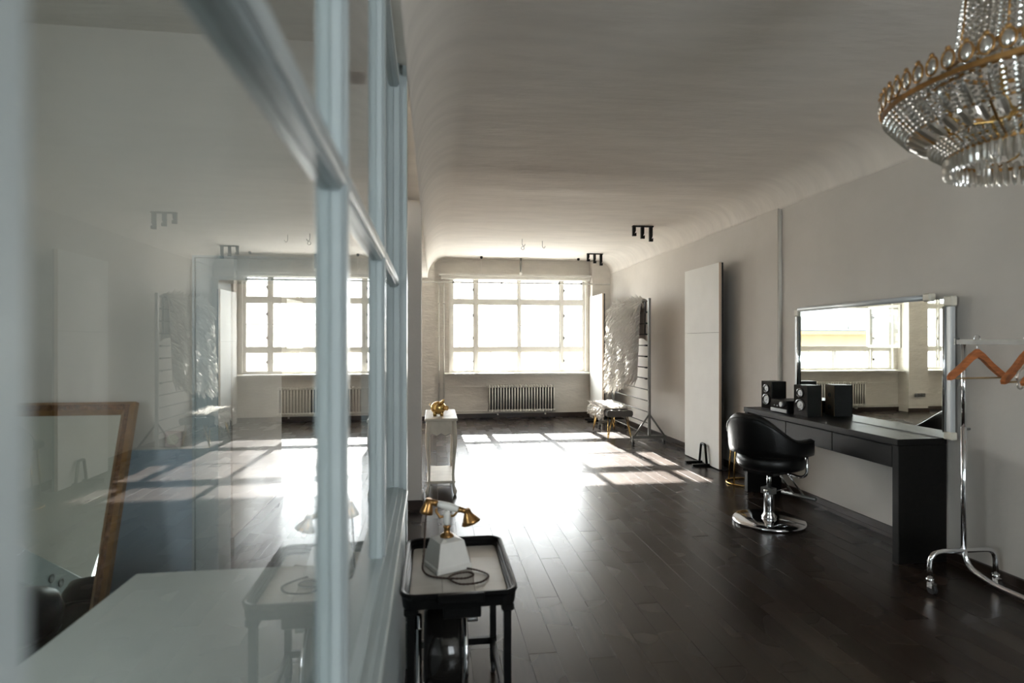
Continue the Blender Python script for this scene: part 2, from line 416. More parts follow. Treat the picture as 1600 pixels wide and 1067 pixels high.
# doorway lining and architrave
dm = MB()
dm.box(-1.10, -1.017, OW-0.02, OW, 0, 1.94).box(-0.33, -0.255, OW-0.02, OW, 0, 1.94).box(-1.017, -0.33, OW-0.02, OW, 1.855, 1.94)
dm.box(-1.11, -1.10, OW-0.03, OW, 0, 1.95).box(-1.10, -0.255, OW-0.03, OW, 1.94, 1.95)
dm.box(-1.017, -0.999, OW-0.02, OW+0.15, 0, 1.855).box(-0.348, -0.33, OW-0.02, OW+0.15, 0, 1.855).box(-0.999, -0.348, OW-0.02, OW+0.15, 1.837, 1.855)
struct(dm.build('door_1', 'paint'))
# pier at the end of the glazed-off room, beam above it
struct(MB().box(-0.45, -0.117, 5.45, 5.85, -0.1, 2.8575).build('wall_pier', 'wall'))
struct(MB().box(-0.45, -0.118, -2.6, 5.46, 2.8575, 3.6).box(-0.452, -0.118, 5.46, 12.0, 2.788, 3.6).build('wall_beam', 'ceiling'))
# skirtings
struct(MB().box(3.578, XR, -2.6, 11.62, 0, 0.085).box(3.572, XR, -2.6, 11.62, 0, 0.03).build('baseboard_right', 'skirting'))
b2 = MB()
b2.box(-7, 3.22, 11.80, YF, 0, 0.085).box(3.2, 3.22, 11.6, 11.8, 0, 0.085).box(3.2, 3.58, 11.6, 11.62, 0, 0.085)
b2.box(-0.37, 0.03, 11.5, 11.52, 0, 0.085).box(0.01, 0.03, 11.52, 11.8, 0, 0.085).box(-3.77, -3.26, 11.5, 11.52, 0, 0.085)
struct(b2.build('baseboard_far', 'skirting'))
struct(MB().box(-0.45, -0.1, 5.43, 5.45, 0, 0.085).box(-0.117, -0.1, 5.45, 5.86, 0, 0.085).build('baseboard_pier', 'skirting'))
struct(MB().box(-1.49, -1.475, 4.575, 6.02, 0, 0.085).box(-2.6, -1.475, 4.575, 4.59, 0, 0.085).box(-7, -1.475, 6.0, 6.02, 0, 0.085).build('baseboard_passage', 'skirting'))
# ledge over the near far-wall window, wall pipe by the pilaster
struct(MB().box(0.10, 3.19, 11.60, YF, 2.86, 2.90).box(0.14, 3.19, 11.66, YF, 2.80, 2.86).build('trim_3', 'winpaint'))
struct(MB().box(-3.19, -0.37, 11.60, YF, 2.86, 2.90).box(-3.19, -0.37, 11.66, YF, 2.80, 2.86).build('trim_4', 'winpaint'))
struct(MB().cyl((3.585, 5.66, 0.09), (3.585, 5.66, 2.93), 0.016, 10).build('trim_5', 'winpaint'))

# ------------------------------------------------------------------ far windows
COLS = [(0.066, 0.457), (0.569, 1.362), (1.448, 2.239), (2.345, 2.734)]     # panes, from the left edge of the opening
ROWS = [(0.975, 1.335), (1.445, 2.297), (2.418, 2.795)]
def far_window(num, a, b, open_sash=False):
    W = thing('window_%d' % num, kind='structure', loc=(a, YF, WZ0))
    y0, y1 = YF+0.02, YF+0.08
    ED = [0.0, 0.066, 0.457, 0.569, 1.362, 1.448, 2.239, 2.345, 2.734, 2.80]
    f = MB()
    f.box(a, a+ED[1], y0, y1, WZ0, WZ1).box(a+ED[8], b, y0, y1, WZ0, WZ1)
    f.box(a+ED[1], a+ED[8], y0, y1, WZ0, ROWS[0][0]).box(a+ED[1], a+ED[8], y0, y1, ROWS[2][1], WZ1)
    f.box(a-0.03, a+0.01, y0-0.06, y0, WZ0, WZ1).box(b-0.01, b+0.03, y0-0.06, y0, WZ0, WZ1)
    f.build('window_frame', 'winpaint', W)
    for i in (1, 2, 3):
        x0 = a+COLS[i-1][1]; x1 = a+COLS[i][0]
        segs = [(ROWS[0][0], ROWS[2][1])]
        if open_sash and i == 2: segs = [(ROWS[0][0], ROWS[0][1]), (ROWS[2][0], ROWS[2][1])]
        mm = MB()
        for z0, z1 in segs:
            mm.box(x0, x1, y0, y1, z0, z1).box(x0+0.03, x1-0.03, y0-0.035, y0, z0, z1)
        mm.build('mullion', 'winpaint', W)
    for j in (0, 1):
        z0, z1 = ROWS[j][1], ROWS[j+1][0]; mm = MB()
        for i in range(4): mm.box(a+COLS[i][0], a+COLS[i][1], y0, y1, z0, z1)
        if open_sash: mm.box(a+COLS[1][1], a+COLS[2][0], y0, y1, z0, z1)
        mm.box(a+COLS[0][0], a+COLS[3][1], y0-0.025, y0, z0+0.03, z1-0.03)
        mm.build('transom', 'winpaint', W)
    for j, (z0, z1) in enumerate(ROWS):
        for i, (p, q) in enumerate(COLS):
            if open_sash and j == 1 and i in (1, 2): continue
            MB().box(a+p, a+q, y0+0.03, y0+0.035, z0, z1).build('pane', 'dusty', W)
            if j == 1: MB().box(a+p, a+q, y0+0.022, y0+0.045, 1.877, 1.889).build('glazing_bar', 'winpaint', W)
    for i, s in ((0, 1), (3, -1)):                                # casement stays and handles
        for z in (1.15, 1.62, 2.08, 2.60):
            xx = a+(COLS[0][1] if i == 0 else COLS[3][0])
            MB().box(xx-0.04 if i == 0 else xx, xx if i == 0 else xx+0.04, y0-0.05, y0-0.03, z-0.006, z+0.006).box(xx-0.012, xx+0.012, y0-0.04, y0, z-0.03, z+0.03).build('handle', 'steel', W)
    for i in (1, 2):
        xx = a+(COLS[i][0]+COLS[i][1])/2+(-0.15 if i == 1 else 0.2)
        MB().box(xx-0.006, xx+0.006, y0-0.045, y0-0.03, 1.26, 1.345).build('handle', 'steel', W)
    MB().bbox(a-0.12, b+0.07, 11.60, YF+0.02, 0.882, 0.918, 0.006).build('window_sill', 'winpaint', W)
    if open_sash:                                                 # the middle casements stand open into the hall
        for hx, ang in ((a+COLS[1][0], -98), (a+COLS[2][1], 82)):
            R = Matrix.Translation((hx, y0-0.01, 0)) @ Matrix.Rotation(math.radians(ang), 4, 'Z')
            z0, z1 = ROWS[1]; wd = 0.79 if ang < 0 else 0.79
            sg = 1 if ang < 0 else 1
            s = MB()
            s.box(0, 0.05, -0.02, 0.02, z0-0.03, z1+0.03, R).box(wd-0.05, wd, -0.02, 0.02, z0-0.03, z1+0.03, R)
            s.box(0.05, wd-0.05, -0.02, 0.02, z0-0.03, z0+0.03, R).box(0.05, wd-0.05, -0.02, 0.02, z1-0.03, z1+0.03, R)
            so = s.build('open_sash', 'winpaint', W)
            MB().box(0.05, wd-0.05, -0.003, 0.003, z0+0.03, z1-0.03, R).build('pane', 'dusty', so)
    return W
far_window(1, 0.33, 3.13)
far_window(2, -3.13, -0.33, True)
far_window(3, -6.59, -3.79)
# plain windows behind the camera and in the glazed-off room
def plain_window(num, horiz, c0, c1, z0, z1, pos, depth):
    o = (c0, pos, z0) if horiz == 'x' else (pos, c0, z0)
    W = thing('window_%d' % num, kind='structure', loc=o)
    def bx(mb, a, b, d0, d1, zz0, zz1):
        if horiz == 'x': mb.box(a, b, d0, d1, zz0, zz1)
        else: mb.box(d0, d1, a, b, zz0, zz1)
    d0, d1 = pos-depth, pos; f = MB(); t = 0.06
    bx(f, c0, c0+t, d0, d1, z0, z1); bx(f, c1-t, c1, d0, d1, z0, z1); bx(f, c0+t, c1-t, d0, d1, z0, z0+t); bx(f, c0+t, c1-t, d0, d1, z1-t, z1)
    f.build('window_frame', 'winpaint', W)
    cm = (c0+c1)/2; zm = z0+(z1-z0)*0.68
    f = MB(); bx(f, cm-0.05, cm+0.05, d0, d1, z0+t, z1-t); f.build('mullion', 'winpaint', W)
    f = MB(); bx(f, c0+t, cm-0.05, d0, d1, zm-0.05, zm+0.05); bx(f, cm+0.05, c1-t, d0, d1, zm-0.05, zm+0.05); f.build('transom', 'winpaint', W)
    dm_ = (d0+d1)/2
    for p, q in ((c0+t, cm-0.05), (cm+0.05, c1-t)):
        for zz0, zz1 in ((z0+t, zm-0.05), (zm+0.05, z1-t)):
            f = MB(); bx(f, p, q, dm_-0.003, dm_+0.003, zz0, zz1); f.build('pane', 'clear', W)
    return W
plain_window(4, 'x', 1.65, 3.45, 0.9, 2.9, -2.62, 0.07)
W5 = plain_window(5, 'y', -1.35, 0.35, 1.12, 2.85, -2.62, 0.07)
tr = MB().bbox(-2.6, -2.50, -1.5, 1.45, 0.92, 1.10, 0.006)          # sill trunking with sockets
tro = struct(tr.build('trim_6', 'paint'))
for yy in (0.75, 0.87, 0.99):
    MB().lathe([(0.0, -0.002), (0.026, -0.002), (0.03, 0.004), (0.022, 0.004), (0.02, -0.001), (0.0, -0.001)], 16, M4=Matrix.Translation((-2.498, yy, 1.01)) @ Matrix.Rotation(PI/2, 4, 'Y')).build('socket', 'silver', tro)

# ------------------------------------------------------------------ glazed partition beside the camera
PZ = 0.86; PT = 2.857; PY1 = 2.80                             # sill height, top, end post; glass in the plane x = 0 of its own frame
part = struct(MB().box(-0.07, 0.055, -2.58, PY1, 0, PZ-0.035).build('wall_partition', 'paint'))
sl = MB().bbox(-0.085, 0.067, -2.58, PY1, PZ-0.035, PZ-0.012, 0.004)
sl.box(-0.048, 0.046, -2.58, PY1, PZ-0.012, PZ-0.004); sl.box(-0.026, 0.024, -2.58, PY1, PZ-0.004, PZ+0.006)
sl.build('sill', 'paint', part)
MULL = [-2.42, -1.556, -0.694, 0.188, 1.013, 1.876]
MW = 0.046
def mull(y):
    m = MB()
    m.box(-0.020, 0.020, y+0.003, y+MW-0.003, PZ+0.006, PT)
    m.bbox(-0.028, 0.028, y+0.009, y+MW-0.009, PZ+0.006, PT, 0.003)
    m.box(0.0025, 0.018, y, y+MW, PZ+0.006, PT).box(-0.018, -0.0025, y, y+MW, PZ+0.006, PT)
    return m
for y in MULL: mull(y).build('mullion', 'paint', part)
jm = MB().box(-0.08, 0.061, PY1, PY1+0.098, 0, PT)
jm.box(0.0025, 0.026, PY1-0.02, PY1, PZ+0.006, PT).box(-0.026, -0.0025, PY1-0.02, PY1, PZ+0.006, PT)
jm.build('end_post', 'paint', part)
EDGE = [-2.58]+MULL+[PY1-0.02]
for i in range(len(EDGE)-1):
    p_ = EDGE[i]+(MW if i else 0); q_ = EDGE[i+1]
    for z in (1.806, 2.745):
        r = MB().box(-0.020, 0.020, p_, q_, z+0.003, z+0.043).bbox(-0.028, 0.028, p_, q_, z+0.008, z+0.038, 0.003)
        r.box(0.0025, 0.018, p_, q_, z, z+0.046).box(-0.018, -0.0025, p_, q_, z, z+0.046)
        r.build('rail', 'paint', part)
    for z0, z1 in ((PZ+0.006, 1.806), (1.852, 2.745), (2.791, PT)):
        MB().box(-0.002, 0.002, p_, q_, z0, z1).build('glass_pane', 'glass', part)
part.location = (-0.166, 0, 0); part.rotation_euler = (0, 0, 0.008)

# ------------------------------------------------------------------ courtyard and the house opposite
struct(MB().box(-60, 60, 12.4, 90, -9.2, -9.0).build('ground', 'courtyard'))
hs = thing('house', 'yellow rendered house with grey blue roof across the courtyard', 'building', (-6, 29, -9))
MB().box(-34, 26, 29, 38, -9, 1.95).build('wall', 'yellow', hs)
MB().prism([(28.4, 1.95), (28.4, 2.15), (33.5, 4.1), (38.6, 2.15), (38.6, 1.95)], -34.5, 26.5, 'x').build('roof', 'slate', hs)
MB().box(-34, 26, 28.3, 28.42, 1.93, 2.08).build('gutter', 'brass', hs)
for k in range(10):
    wx = -31+k*6.0
    wo = MB().box(wx, wx+1.3, 28.94, 29.05, -1.6, 0.3).build('window', 'winpaint', hs)
    MB().box(wx+0.12, wx+1.18, 28.92, 28.95, -1.48, 0.18).build('pane', 'slate', wo)
for k in range(20):
    wx = -33+k*3
    MB().cyl((wx, 28.6, 2.1), (wx, 28.6, 3.3), 0.03, 6).build('railing_post', 'steel', hs)
MB().tube([(-33, 28.6, 3.3), (24, 28.6, 3.3)], 0.03, 6).build('railing', 'steel', hs)
MB().tube([(-33, 28.6, 2.75), (24, 28.6, 2.75)], 0.02, 6).build('railing', 'steel', hs)

# ================================================================== OBJECTS
# ---- radiators under the far windows
def radiator(x0, label):
    t = thing('radiator', label, 'radiator', (x0+0.69, 11.74, 0.12), 'ribbed radiators under the far windows')
    n = 24; pw = 1.38/n; src = None
    for k in range(n):
        xc = x0+pw*(k+0.5)
        if src is None:
            m = MB(); 
            for yy in (11.70, 11.775): m.tube([(xc, yy, 0.15), (xc, yy, 0.65)], 0.0145, 8)
            m.bbox(xc-0.024, xc+0.024, 11.675, 11.80, 0.612, 0.668, 0.012).bbox(xc-0.024, xc+0.024, 11.675, 11.80, 0.124, 0.175, 0.012)
            src = m.build('rib', 'radiator', t)
            c0 = xc
        else:
            inst(src, 'rib', worigin(t)+Vector((xc-c0, 0, 0)), t)
    MB().cyl((x0-0.04, 11.74, 0.643), (x0, 11.74, 0.643), 0.022, 10).build('valve', 'radiator', t)
    MB().tube(rounded([(x0-0.01, 11.74, 0.64), (x0-0.6, 11.74, 0.645), (x0-0.82, 11.74, 0.645)], 0.02), 0.011, 8).build('feed_pipe', 'radiator', t)
    MB().tube(rounded([(x0-0.01, 11.74, 0.15), (x0-0.82, 11.74, 0.145)], 0.02), 0.011, 8).build('return_pipe', 'radiator', t)
    MB().box(x0+0.01, x0+1.37, 11.735, 11.742, 0.17, 0.615).build('gap_shade', 'black_foam', t)  # black sheet standing in for the shade in the gaps between ribs
    for xx in (x0+0.2, x0+1.18): MB().box(xx-0.012, xx+0.012, 11.73, 11.80, 0.06, 0.13).build('bracket', 'radiator', t)
    return t
radiator(1.085, 'cream ribbed radiator under the window straight ahead')
radiator(-2.40, 'cream ribbed radiator under the window with the open casements')
# riser pipes in the window recess
for xx, lab in ((0.10, 'thin white riser pipe beside the lit pier, left of the two'), (0.20, 'thin white riser pipe left of the window frame, right of the two')):
    t = thing('riser_pipe', lab, 'pipe', (xx, 11.76, 0), 'heating risers in the window recess')
    MB().cyl((xx, 11.795, 0.0), (xx, 11.795, 2.80), 0.016, 10).build('tube', 'winpaint', t)
    for z in (0.7, 1.62, 2.3): MB().cyl((xx, 11.795, z), (xx, 11.795, z+0.03), 0.022, 10).build('clip', 'winpaint', t)
# backdrop pole hung below the ceiling in front of the far window
t = thing('hanging_pole', 'white horizontal pole hung on cords before the far window', 'pole', (1.5, 11.35, 2.70))
MB().cyl((-0.9, 11.35, 2.70), (3.52, 11.35, 2.70), 0.016, 10).build('pole', 'winpaint', t)
for xx in (0.92, 2.86):
    MB().cyl((xx, 11.35, 2.715), (xx, 11.35, 3.17), 0.0035, 6).build('cord', 'winpaint', t)
    MB().ball((xx, 11.35, 3.19), 0.028).build('ceiling_rose', 'black', t)
for xx in (0.36, 1.30, 2.45, 2.9): MB().cyl((xx, 11.35, 2.70), (xx+0.03, 11.35, 2.70), 0.024, 10).build('collar', 'steel', t)
t = thing('hanging_bracket', 'short grey rod hanging from the ceiling above the window mullion', 'bracket', (1.72, 11.55, 2.9))
MB().cyl((1.72, 11.50, 2.93), (1.72, 11.50, 3.21), 0.022, 10).build('rod', 'steel', t)
MB().ball((1.72, 11.50, 2.915), 0.03, 0.03, 0.035).build('hook_end', 'winpaint', t)
# small ceiling hooks
for (xx, yy, lab) in ((1.42, 9.35, 'tiny metal ceiling hook with a dangling ring'), (1.78, 9.5, 'tiny plain metal ceiling hook right of the ringed one')):
    t = thing('ceiling_hook', lab, 'hook', (xx, yy, 3.2), 'small screw hooks in the ceiling')
    MB().tube(rounded([(xx, yy, 3.215), (xx, yy, 3.12), (xx+0.03, yy, 3.09), (xx+0.05, yy, 3.13)], 0.02), 0.005, 6).build('hook', 'steel', t)
    if 'ring' in lab and 'right' not in lab: MB().tube(arc((xx+0.01, yy, 3.065), 0.025, 0, 2*PI, 14)[:-1], 0.004, 6, closed=True).build('ring', 'steel', t)
# triple backdrop hooks
def triple_hook(x, y, label):
    t = thing('backdrop_hooks', label, 'hook', (x, y, 3.205), 'black triple backdrop hooks on the ceiling')
    MB().box(x-0.155, x+0.155, y-0.025, y+0.025, 3.195, 3.212).build('plate', 'black', t)
    for i, d in enumerate((0.13, 0.165, 0.205)):
        xc = x-0.13+0.125*i
        m = MB().prism([(xc-0.024, 3.197), (xc-0.024, 3.195-d), (xc+0.03, 3.195-d), (xc+0.03, 3.195-d+0.045), (xc+0.018, 3.195-d+0.045), (xc, 3.195-d+0.025), (xc+0.022, 3.195-d+0.075), (xc+0.022, 3.197)], y-0.02, y+0.02, 'y')
        m.build('hook', 'black', t)
triple_hook(2.98, 8.06, 'larger nearer black triple hook bracket under the ceiling')
triple_hook(3.02, 10.72, 'smaller farther black triple hook bracket above the far white panel')

# ---- white foam boards (one side black)
def board(x, y0, y1, ztop, label, seam, foot=True):
    t = thing('reflector_panel', label, 'panel', (x, (y0+y1)/2, 0), 'tall white boards along the right wall')
    MB().box(x, x+0.03, y0+0.006, y1, 0.012, seam-0.002).build('lower_board', 'foam', t)
    MB().box(x, x+0.03, y0+0.006, y1, seam+0.002, ztop).build('upper_board', 'foam', t)
    MB().box(x-0.001, x+0.03, y0, y0+0.006, 0.012, ztop).build('edge_strip', 'edge_wood', t)
    MB().box(x+0.03, x+0.052, y0, y1, 0.012, ztop).build('black_backing', 'black_foam', t)
    yc = y0+0.36
    m = MB()
    p = rounded([(x-0.03, yc-0.10, 0.015), (x-0.03, yc-0.055, 0.26), (x-0.03, yc+0.055, 0.26), (x-0.03, yc+0.10, 0.015)], 0.03)
    m.tube(p, 0.016, 8)
    for s in (-1, 1): m.box(x-0.22, x+0.02, yc+s*0.10-0.02, yc+s*0.10+0.02, 0, 0.03)
    m.build('foot', 'black', t)
    return t
board(3.395, 6.60, 7.565, 2.50, 'tall white reflector board with black back leaning at mid wall', 1.66)
board(3.16, 10.70, 11.58, 2.46, 'tall white reflector board standing beside the far window', 1.55)

# ---- ladder rack on castors with the fur throw
t = thing('rolling_rack', 'grey steel ladder rack on castors carrying the white fur', 'rack', (3.2, 9.26, 0))
RX = 3.2
for y in (8.38, 10.14):
    MB().box(RX-0.018, RX+0.018, y-0.018, y+0.018, 0.12, 2.20).build('post', 'steel', t)
    MB().box(RX-0.27, RX+0.26, y-0.02, y+0.02, 0.10, 0.14).build('base_bar', 'steel', t)
    for s in (-1, 1): MB().cyl((RX, y, 0.46), (RX+s*0.24, y, 0.13), 0.014, 8).build('brace', 'steel', t)
    for s in (-0.25, 0.23):
        c = MB().cyl((RX+s, y, 0.07), (RX+s, y, 0.10), 0.012, 8).box(RX+s-0.018, RX+s+0.018, y-0.012, y+0.03, 0.045, 0.085).build('caster', 'steel', t)
        MB().cyl((RX+s-0.013, y+0.012, 0.035), (RX+s+0.013, y+0.012, 0.035), 0.035, 14).build('wheel', 'rubber', c)
rung = None
for k in range(13):
    z = 0.15+0.1675*k
    if rung is None: rung = MB().cyl((RX, 8.39, z), (RX, 10.13, z), 0.0085, 8).build('rung', 'steel', t)
    else: inst(rung, 'rung', worigin(t)+Vector((0, 0, 0.1675*k)), t)
    if 4 < k < 12: MB().box(RX-0.03, RX-0.008, 8.44, 8.50, z-0.012, z+0.012).build('peg', 'black', t)
MB().box(RX-0.022, RX-0.010, 8.50, 8.53, 1.66, 2.15).build('strap', 'black', t)

# fur throw: a hide folded over the top rung, with a pile of strands
def fur_strands(mb, pts, length, r, nrm_fn, n):
    for _ in range(n):
        p, nr, down = pts()
        L = length*rnd.uniform(0.6, 1.3)
        d = (nr*rnd.uniform(0.6, 1.4)+down*rnd.uniform(0.4, 1.2)+Vector((rnd.uniform(-.35, .35), rnd.uniform(-.5, .5), rnd.uniform(-.2, .2)))).normalized()
        s = d.cross(Vector((rnd.uniform(-1, 1), rnd.uniform(-1, 1), rnd.uniform(-1, 1)))).normalized()*r; s2 = d.cross(s)
        mid = p+d*L*0.55+down*L*0.06; tip = p+d*L*0.85+down*L*0.30
        mb.add([p+s, p-s*0.5+s2*0.87, p-s*0.5-s2*0.87, mid+s*0.8, mid-s*0.4+s2*0.7, mid-s*0.4-s2*0.7, tip],
               [(0,1,4,3),(1,2,5,4),(2,0,3,5),(3,4,6),(4,5,6),(5,3,6)], True)
t = thing('fur_throw', 'shaggy white fur throw hung over the ladder rack', 'throw', (RX, 9.3, 2.2))
FY0, FY1 = 8.62, 10.12
def fur_bottom(u):                       # u 0 near .. 1 far : lower edge of the front flap
    return 0.99-0.30*max(0, (u-0.15)/0.85)**0.8+0.10*max(0, (u-0.86)/0.14)
nu, nv = 24, 26
def fur_pt(u, v):                        # v 0 = back edge, 0.28 = top fold, 1 = front lower edge
    y = FY0+(FY1-FY0)*u
    wav = 0.018*math.sin(u*19)+0.012*math.sin(u*41+2)
    if v < 0.22: k = v/0.22; return Vector((RX+0.055+wav*(1-k), y, 1.55+0.05*math.sin(u*9)+(2.14-1.55)*k))
    if v < 0.30:
        k = (v-0.22)/0.08; a = PI*k; return Vector((RX+0.055*math.cos(a), y, 2.16+0.05*math.sin(a)))
    k = (v-0.30)/0.70; return Vector((RX-0.055-(0.05+wav)*k, y+0.06*k*(u-0.4), 2.14-(2.14-fur_bottom(u))*k))
vs = [fur_pt(i/nu, j/nv) for i in range(nu+1) for j in range(nv+1)]
fs = [(i*(nv+1)+j, i*(nv+1)+j+1, (i+1)*(nv+1)+j+1, (i+1)*(nv+1)+j) for i in range(nu) for j in range(nv)]
hide = MB().add(vs, fs, True).build('hide', 'hide', t)
sd = hide.modifiers.new('thick', 'SOLIDIFY'); sd.thickness = 0.012; sd.offset = 0
def fsample():
    u = rnd.random(); v = rnd.random()**0.8; v = 0.20+0.80*v
    p = fur_pt(u, v); e = 0.01
    du = fur_pt(min(1, u+e), v)-fur_pt(max(0, u-e), v); dv = fur_pt(u, min(1, v+e))-fur_pt(u, max(0, v-e))
    n = dv.cross(du).normalized()
    if v > 0.3 and n.x > 0: n = -n
    return p, n, (dv.normalized() if dv.length > 0 else Vector((0, 0, -1)))
fb = MB(); fur_strands(fb, fsample, 0.13, 0.017, None, 5200)
tag(fb.build('pile', 'fur', t), kind='stuff')
MB().add([(RX-0.09, 10.13, 1.72), (RX-0.10, 10.30, 1.42), (RX-0.10, 10.24, 1.36), (RX-0.10, 10.12, 1.40)], [(0, 1, 2, 3)]).build('hide_corner', 'hide', t).modifiers.new('thick', 'SOLIDIFY').thickness = 0.012

# ---- bench with hairpin legs, fur rug on it
BX0, BX1, BY0, BY1 = 2.70, 3.12, 8.87, 9.80
t = thing('bench', 'grey upholstered bench on brass hairpin legs', 'bench', ((BX0+BX1)/2, (BY0+BY1)/2, 0))
m = MB(); nb = 10
prof = []
for i in range(nb+1):
    u = i/nb; prof.append((BX0+(BX1-BX0)*u, 0.455+0.012*math.sin(u*PI*3)**2))
outl = [(BX0+0.02, 0.36), (BX0, 0.39), (BX0, 0.43)]+[(min(max(x, BX0+0.015), BX1-0.015), z) for x, z in prof]+[(BX1, 0.43), (BX1, 0.39), (BX1-0.02, 0.36)]
m.prism(outl[::-1], BY0, BY1, 'y'); m.build('seat', 'grey_fabric', t)
for sx, sy in ((0, 0), (0, 1), (1, 0), (1, 1)):
    x = BX0+0.05 if sx == 0 else BX1-0.05; y = BY0+0.06 if sy == 0 else BY1-0.06
    ox = -1 if sx == 0 else 1; oy = -1 if sy == 0 else 1
    p = rounded([(x-ox*0.05, y, 0.36), (x+ox*0.03, y+oy*0.03, 0.01), (x, y-oy*0.06, 0.36)], 0.02)
    MB().tube(p, 0.008, 8).build('leg', 'gold', t)
t = thing('fur_rug', 'small white sheepskin draped across the bench seat', 'rug', ((BX0+BX1)/2, (BY0+BY1)/2, 0.47))
def rug_pt(u, v):
    y = BY0+0.12+(BY1-BY0-0.08)*u+0.03*math.sin(v*9); s = -0.13+0.62*v
    if s < 0: return Vector((BX0-0.022, y, 0.478+s))
    x = BX0-0.01+min(s, 0.40); return Vector((x, y, 0.485))
vs = [rug_pt(i/12, j/12) for i in range(13) for j in range(13)]
fs = [(i*13+j, i*13+j+1, (i+1)*13+j+1, (i+1)*13+j) for i in range(12) for j in range(12)]
h2 = MB().add(vs, fs, True).build('hide', 'hide', t); h2.modifiers.new('thick', 'SOLIDIFY').thickness = 0.008
def rsample():
    u = rnd.random(); v = rnd.random(); p = rug_pt(u, v)
    n = Vector((-1, 0, 0.1)) if -0.13+0.62*v < 0 else Vector((0, 0, 1))
    d = Vector((0, 0, -1)) if n.x < 0 else Vector((-1, rnd.uniform(-.5, .5), 0))
    return p, n, d
fb = MB(); fur_strands(fb, rsample, 0.06, 0.010, None, 1500)
tag(fb.build('pile', 'fur', t), kind='stuff')

# ---- console table with the golden pig
cx0, cx1, cy0, cy1 = -0.08, 0.225, 5.90, 6.68
t = thing('console_table', 'worn cream console table with cabriole legs behind the pier', 'table', ((cx0+cx1)/2, (cy0+cy1)/2, 0))
MB().bbox(cx0-0.012, cx1+0.012, cy0-0.012, cy1+0.012, 0.748, 0.775, 0.006).build('top', 'console', t)
m = MB()
def apron(n=12):
    o = [(0, 0.745), (0, 0.60)]
    for i in range(n+1): u = i/n; o.append((u, 0.60+0.025*math.sin(u*PI*3)**2*(1 if 0.1 < u < 0.9 else 0)))
    o += [(1, 0.745)]; return o
for yy in (cy0+0.012, cy1-0.032): m.prism([(cx0+0.02+(cx1-cx0-0.04)*u, z) for u, z in apron()], yy, yy+0.02, 'y')
for xx in (cx0+0.012, cx1-0.032): m.prism([(cy0+0.02+(cy1-cy0-0.04)*u, z) for u, z in apron()], xx, xx+0.02, 'x')
m.build('apron', 'console', t)
for x in (cx0+0.025, cx1-0.025):
    for y in (cy0+0.025, cy1-0.025):
        ox = -1 if x < 0.07 else 1; oy = -1 if y < 6.2 else 1
        p = [(x, y, 0.745), (x+ox*0.008, y+oy*0.008, 0.62), (x+ox*0.010, y+oy*0.010, 0.52), (x, y, 0.36), (x-ox*0.008, y-oy*0.008, 0.20), (x-ox*0.004, y-oy*0.004, 0.09), (x+ox*0.012, y+oy*0.012, 0.035), (x+ox*0.012, y+oy*0.012, 0.0)]
        MB().tube(p, [0.024, 0.025, 0.023, 0.016, 0.012, 0.013, 0.022, 0.012], 10).build('leg', 'console', t)
MB().bbox(cx0+0.01, cx1-0.01, cy0+0.02, cy1-0.02, 0.115, 0.14, 0.004).build('shelf', 'console', t)
px, py, pz = 0.045, 6.12, 0.775
t = thing('piggy_bank', 'shiny gold piggy bank on the cream console table', 'piggy bank', (px, py, pz))
MB().ball((px, py, pz+0.085), 0.080, 0.072, 0.068, 20, 14).build('body', 'gold', t)
MB().cyl((px+0.060, py-0.03, pz+0.085), (px+0.094, py-0.05, pz+0.083), 0.026, 14, 0.024).build('snout', 'gold', t)
for s in (-1, 1):
    MB().tube([(px+0.035+0.01*s, py-0.03+s*0.035, pz+0.135), (px+0.048, py-0.035+s*0.042, pz+0.160), (px+0.062, py-0.045+s*0.045, pz+0.172)], [0.020, 0.014, 0.003], 8).build('ear', 'gold', t)
for sx in (-1, 1):
    for sy in (-1, 1): MB().cyl((px+sx*0.036, py+sy*0.032, pz), (px+sx*0.034, py+sy*0.03, pz+0.05), 0.016, 10, 0.022).build('leg', 'gold', t)
MB().tube([(px-0.075, py, pz+0.10), (px-0.092, py+0.01, pz+0.115), (px-0.085, py+0.015, pz+0.13), (px-0.075, py+0.005, pz+0.122)], 0.004, 6).build('tail', 'gold', t)

# ---- make-up desk, mirror, hi-fi
DX0, DX1, DY0, DY1, DZ = 3.19, 3.575, 3.65, 5.68, 0.87
t = thing('makeup_desk', 'long black wooden make-up desk with drawers against the right wall', 'desk', ((DX0+DX1)/2, (DY0+DY1)/2, 0))
MB().bbox(DX0, DX1, DY0, DY1, DZ-0.045, DZ, 0.003).build('top', 'black_wood', t)
for y in (DY0+0.002, DY1-0.062): MB().bbox(DX0+0.01, DX1, y, y+0.06, 0, DZ-0.045, 0.003).build('side_panel', 'black_wood', t)
MB().box(DX0+0.04, DX1, DY0+0.062, DY1-0.062, 0.655, DZ-0.05).build('drawer_case', 'black_wood', t)
dw = (DY1-DY0-0.14)/3
for k in range(3):
    y = DY0+0.07+dw*k
    MB().bbox(DX0+0.02, DX0+0.04, y+0.004, y+dw-0.004, 0.662, DZ-0.058, 0.002).build('drawer_front', 'black_wood', t)
MX, MY0, MY1, MZ0, MZ1 = 3.53, 3.62, 5.26, DZ, 1.845
t = thing('wall_mirror', 'large rectangular mirror with pale clip corners standing on the black desk', 'mirror', (MX, (MY0+MY1)/2, MZ0))
MB().box(MX, MX+0.006, MY0, MY1, MZ0+0.004, MZ1).build('mirror_glass', 'mirror', t)
MB().box(MX+0.006, MX+0.025, MY0, MY1, MZ0+0.004, MZ1).build('backing', 'black_foam', t)
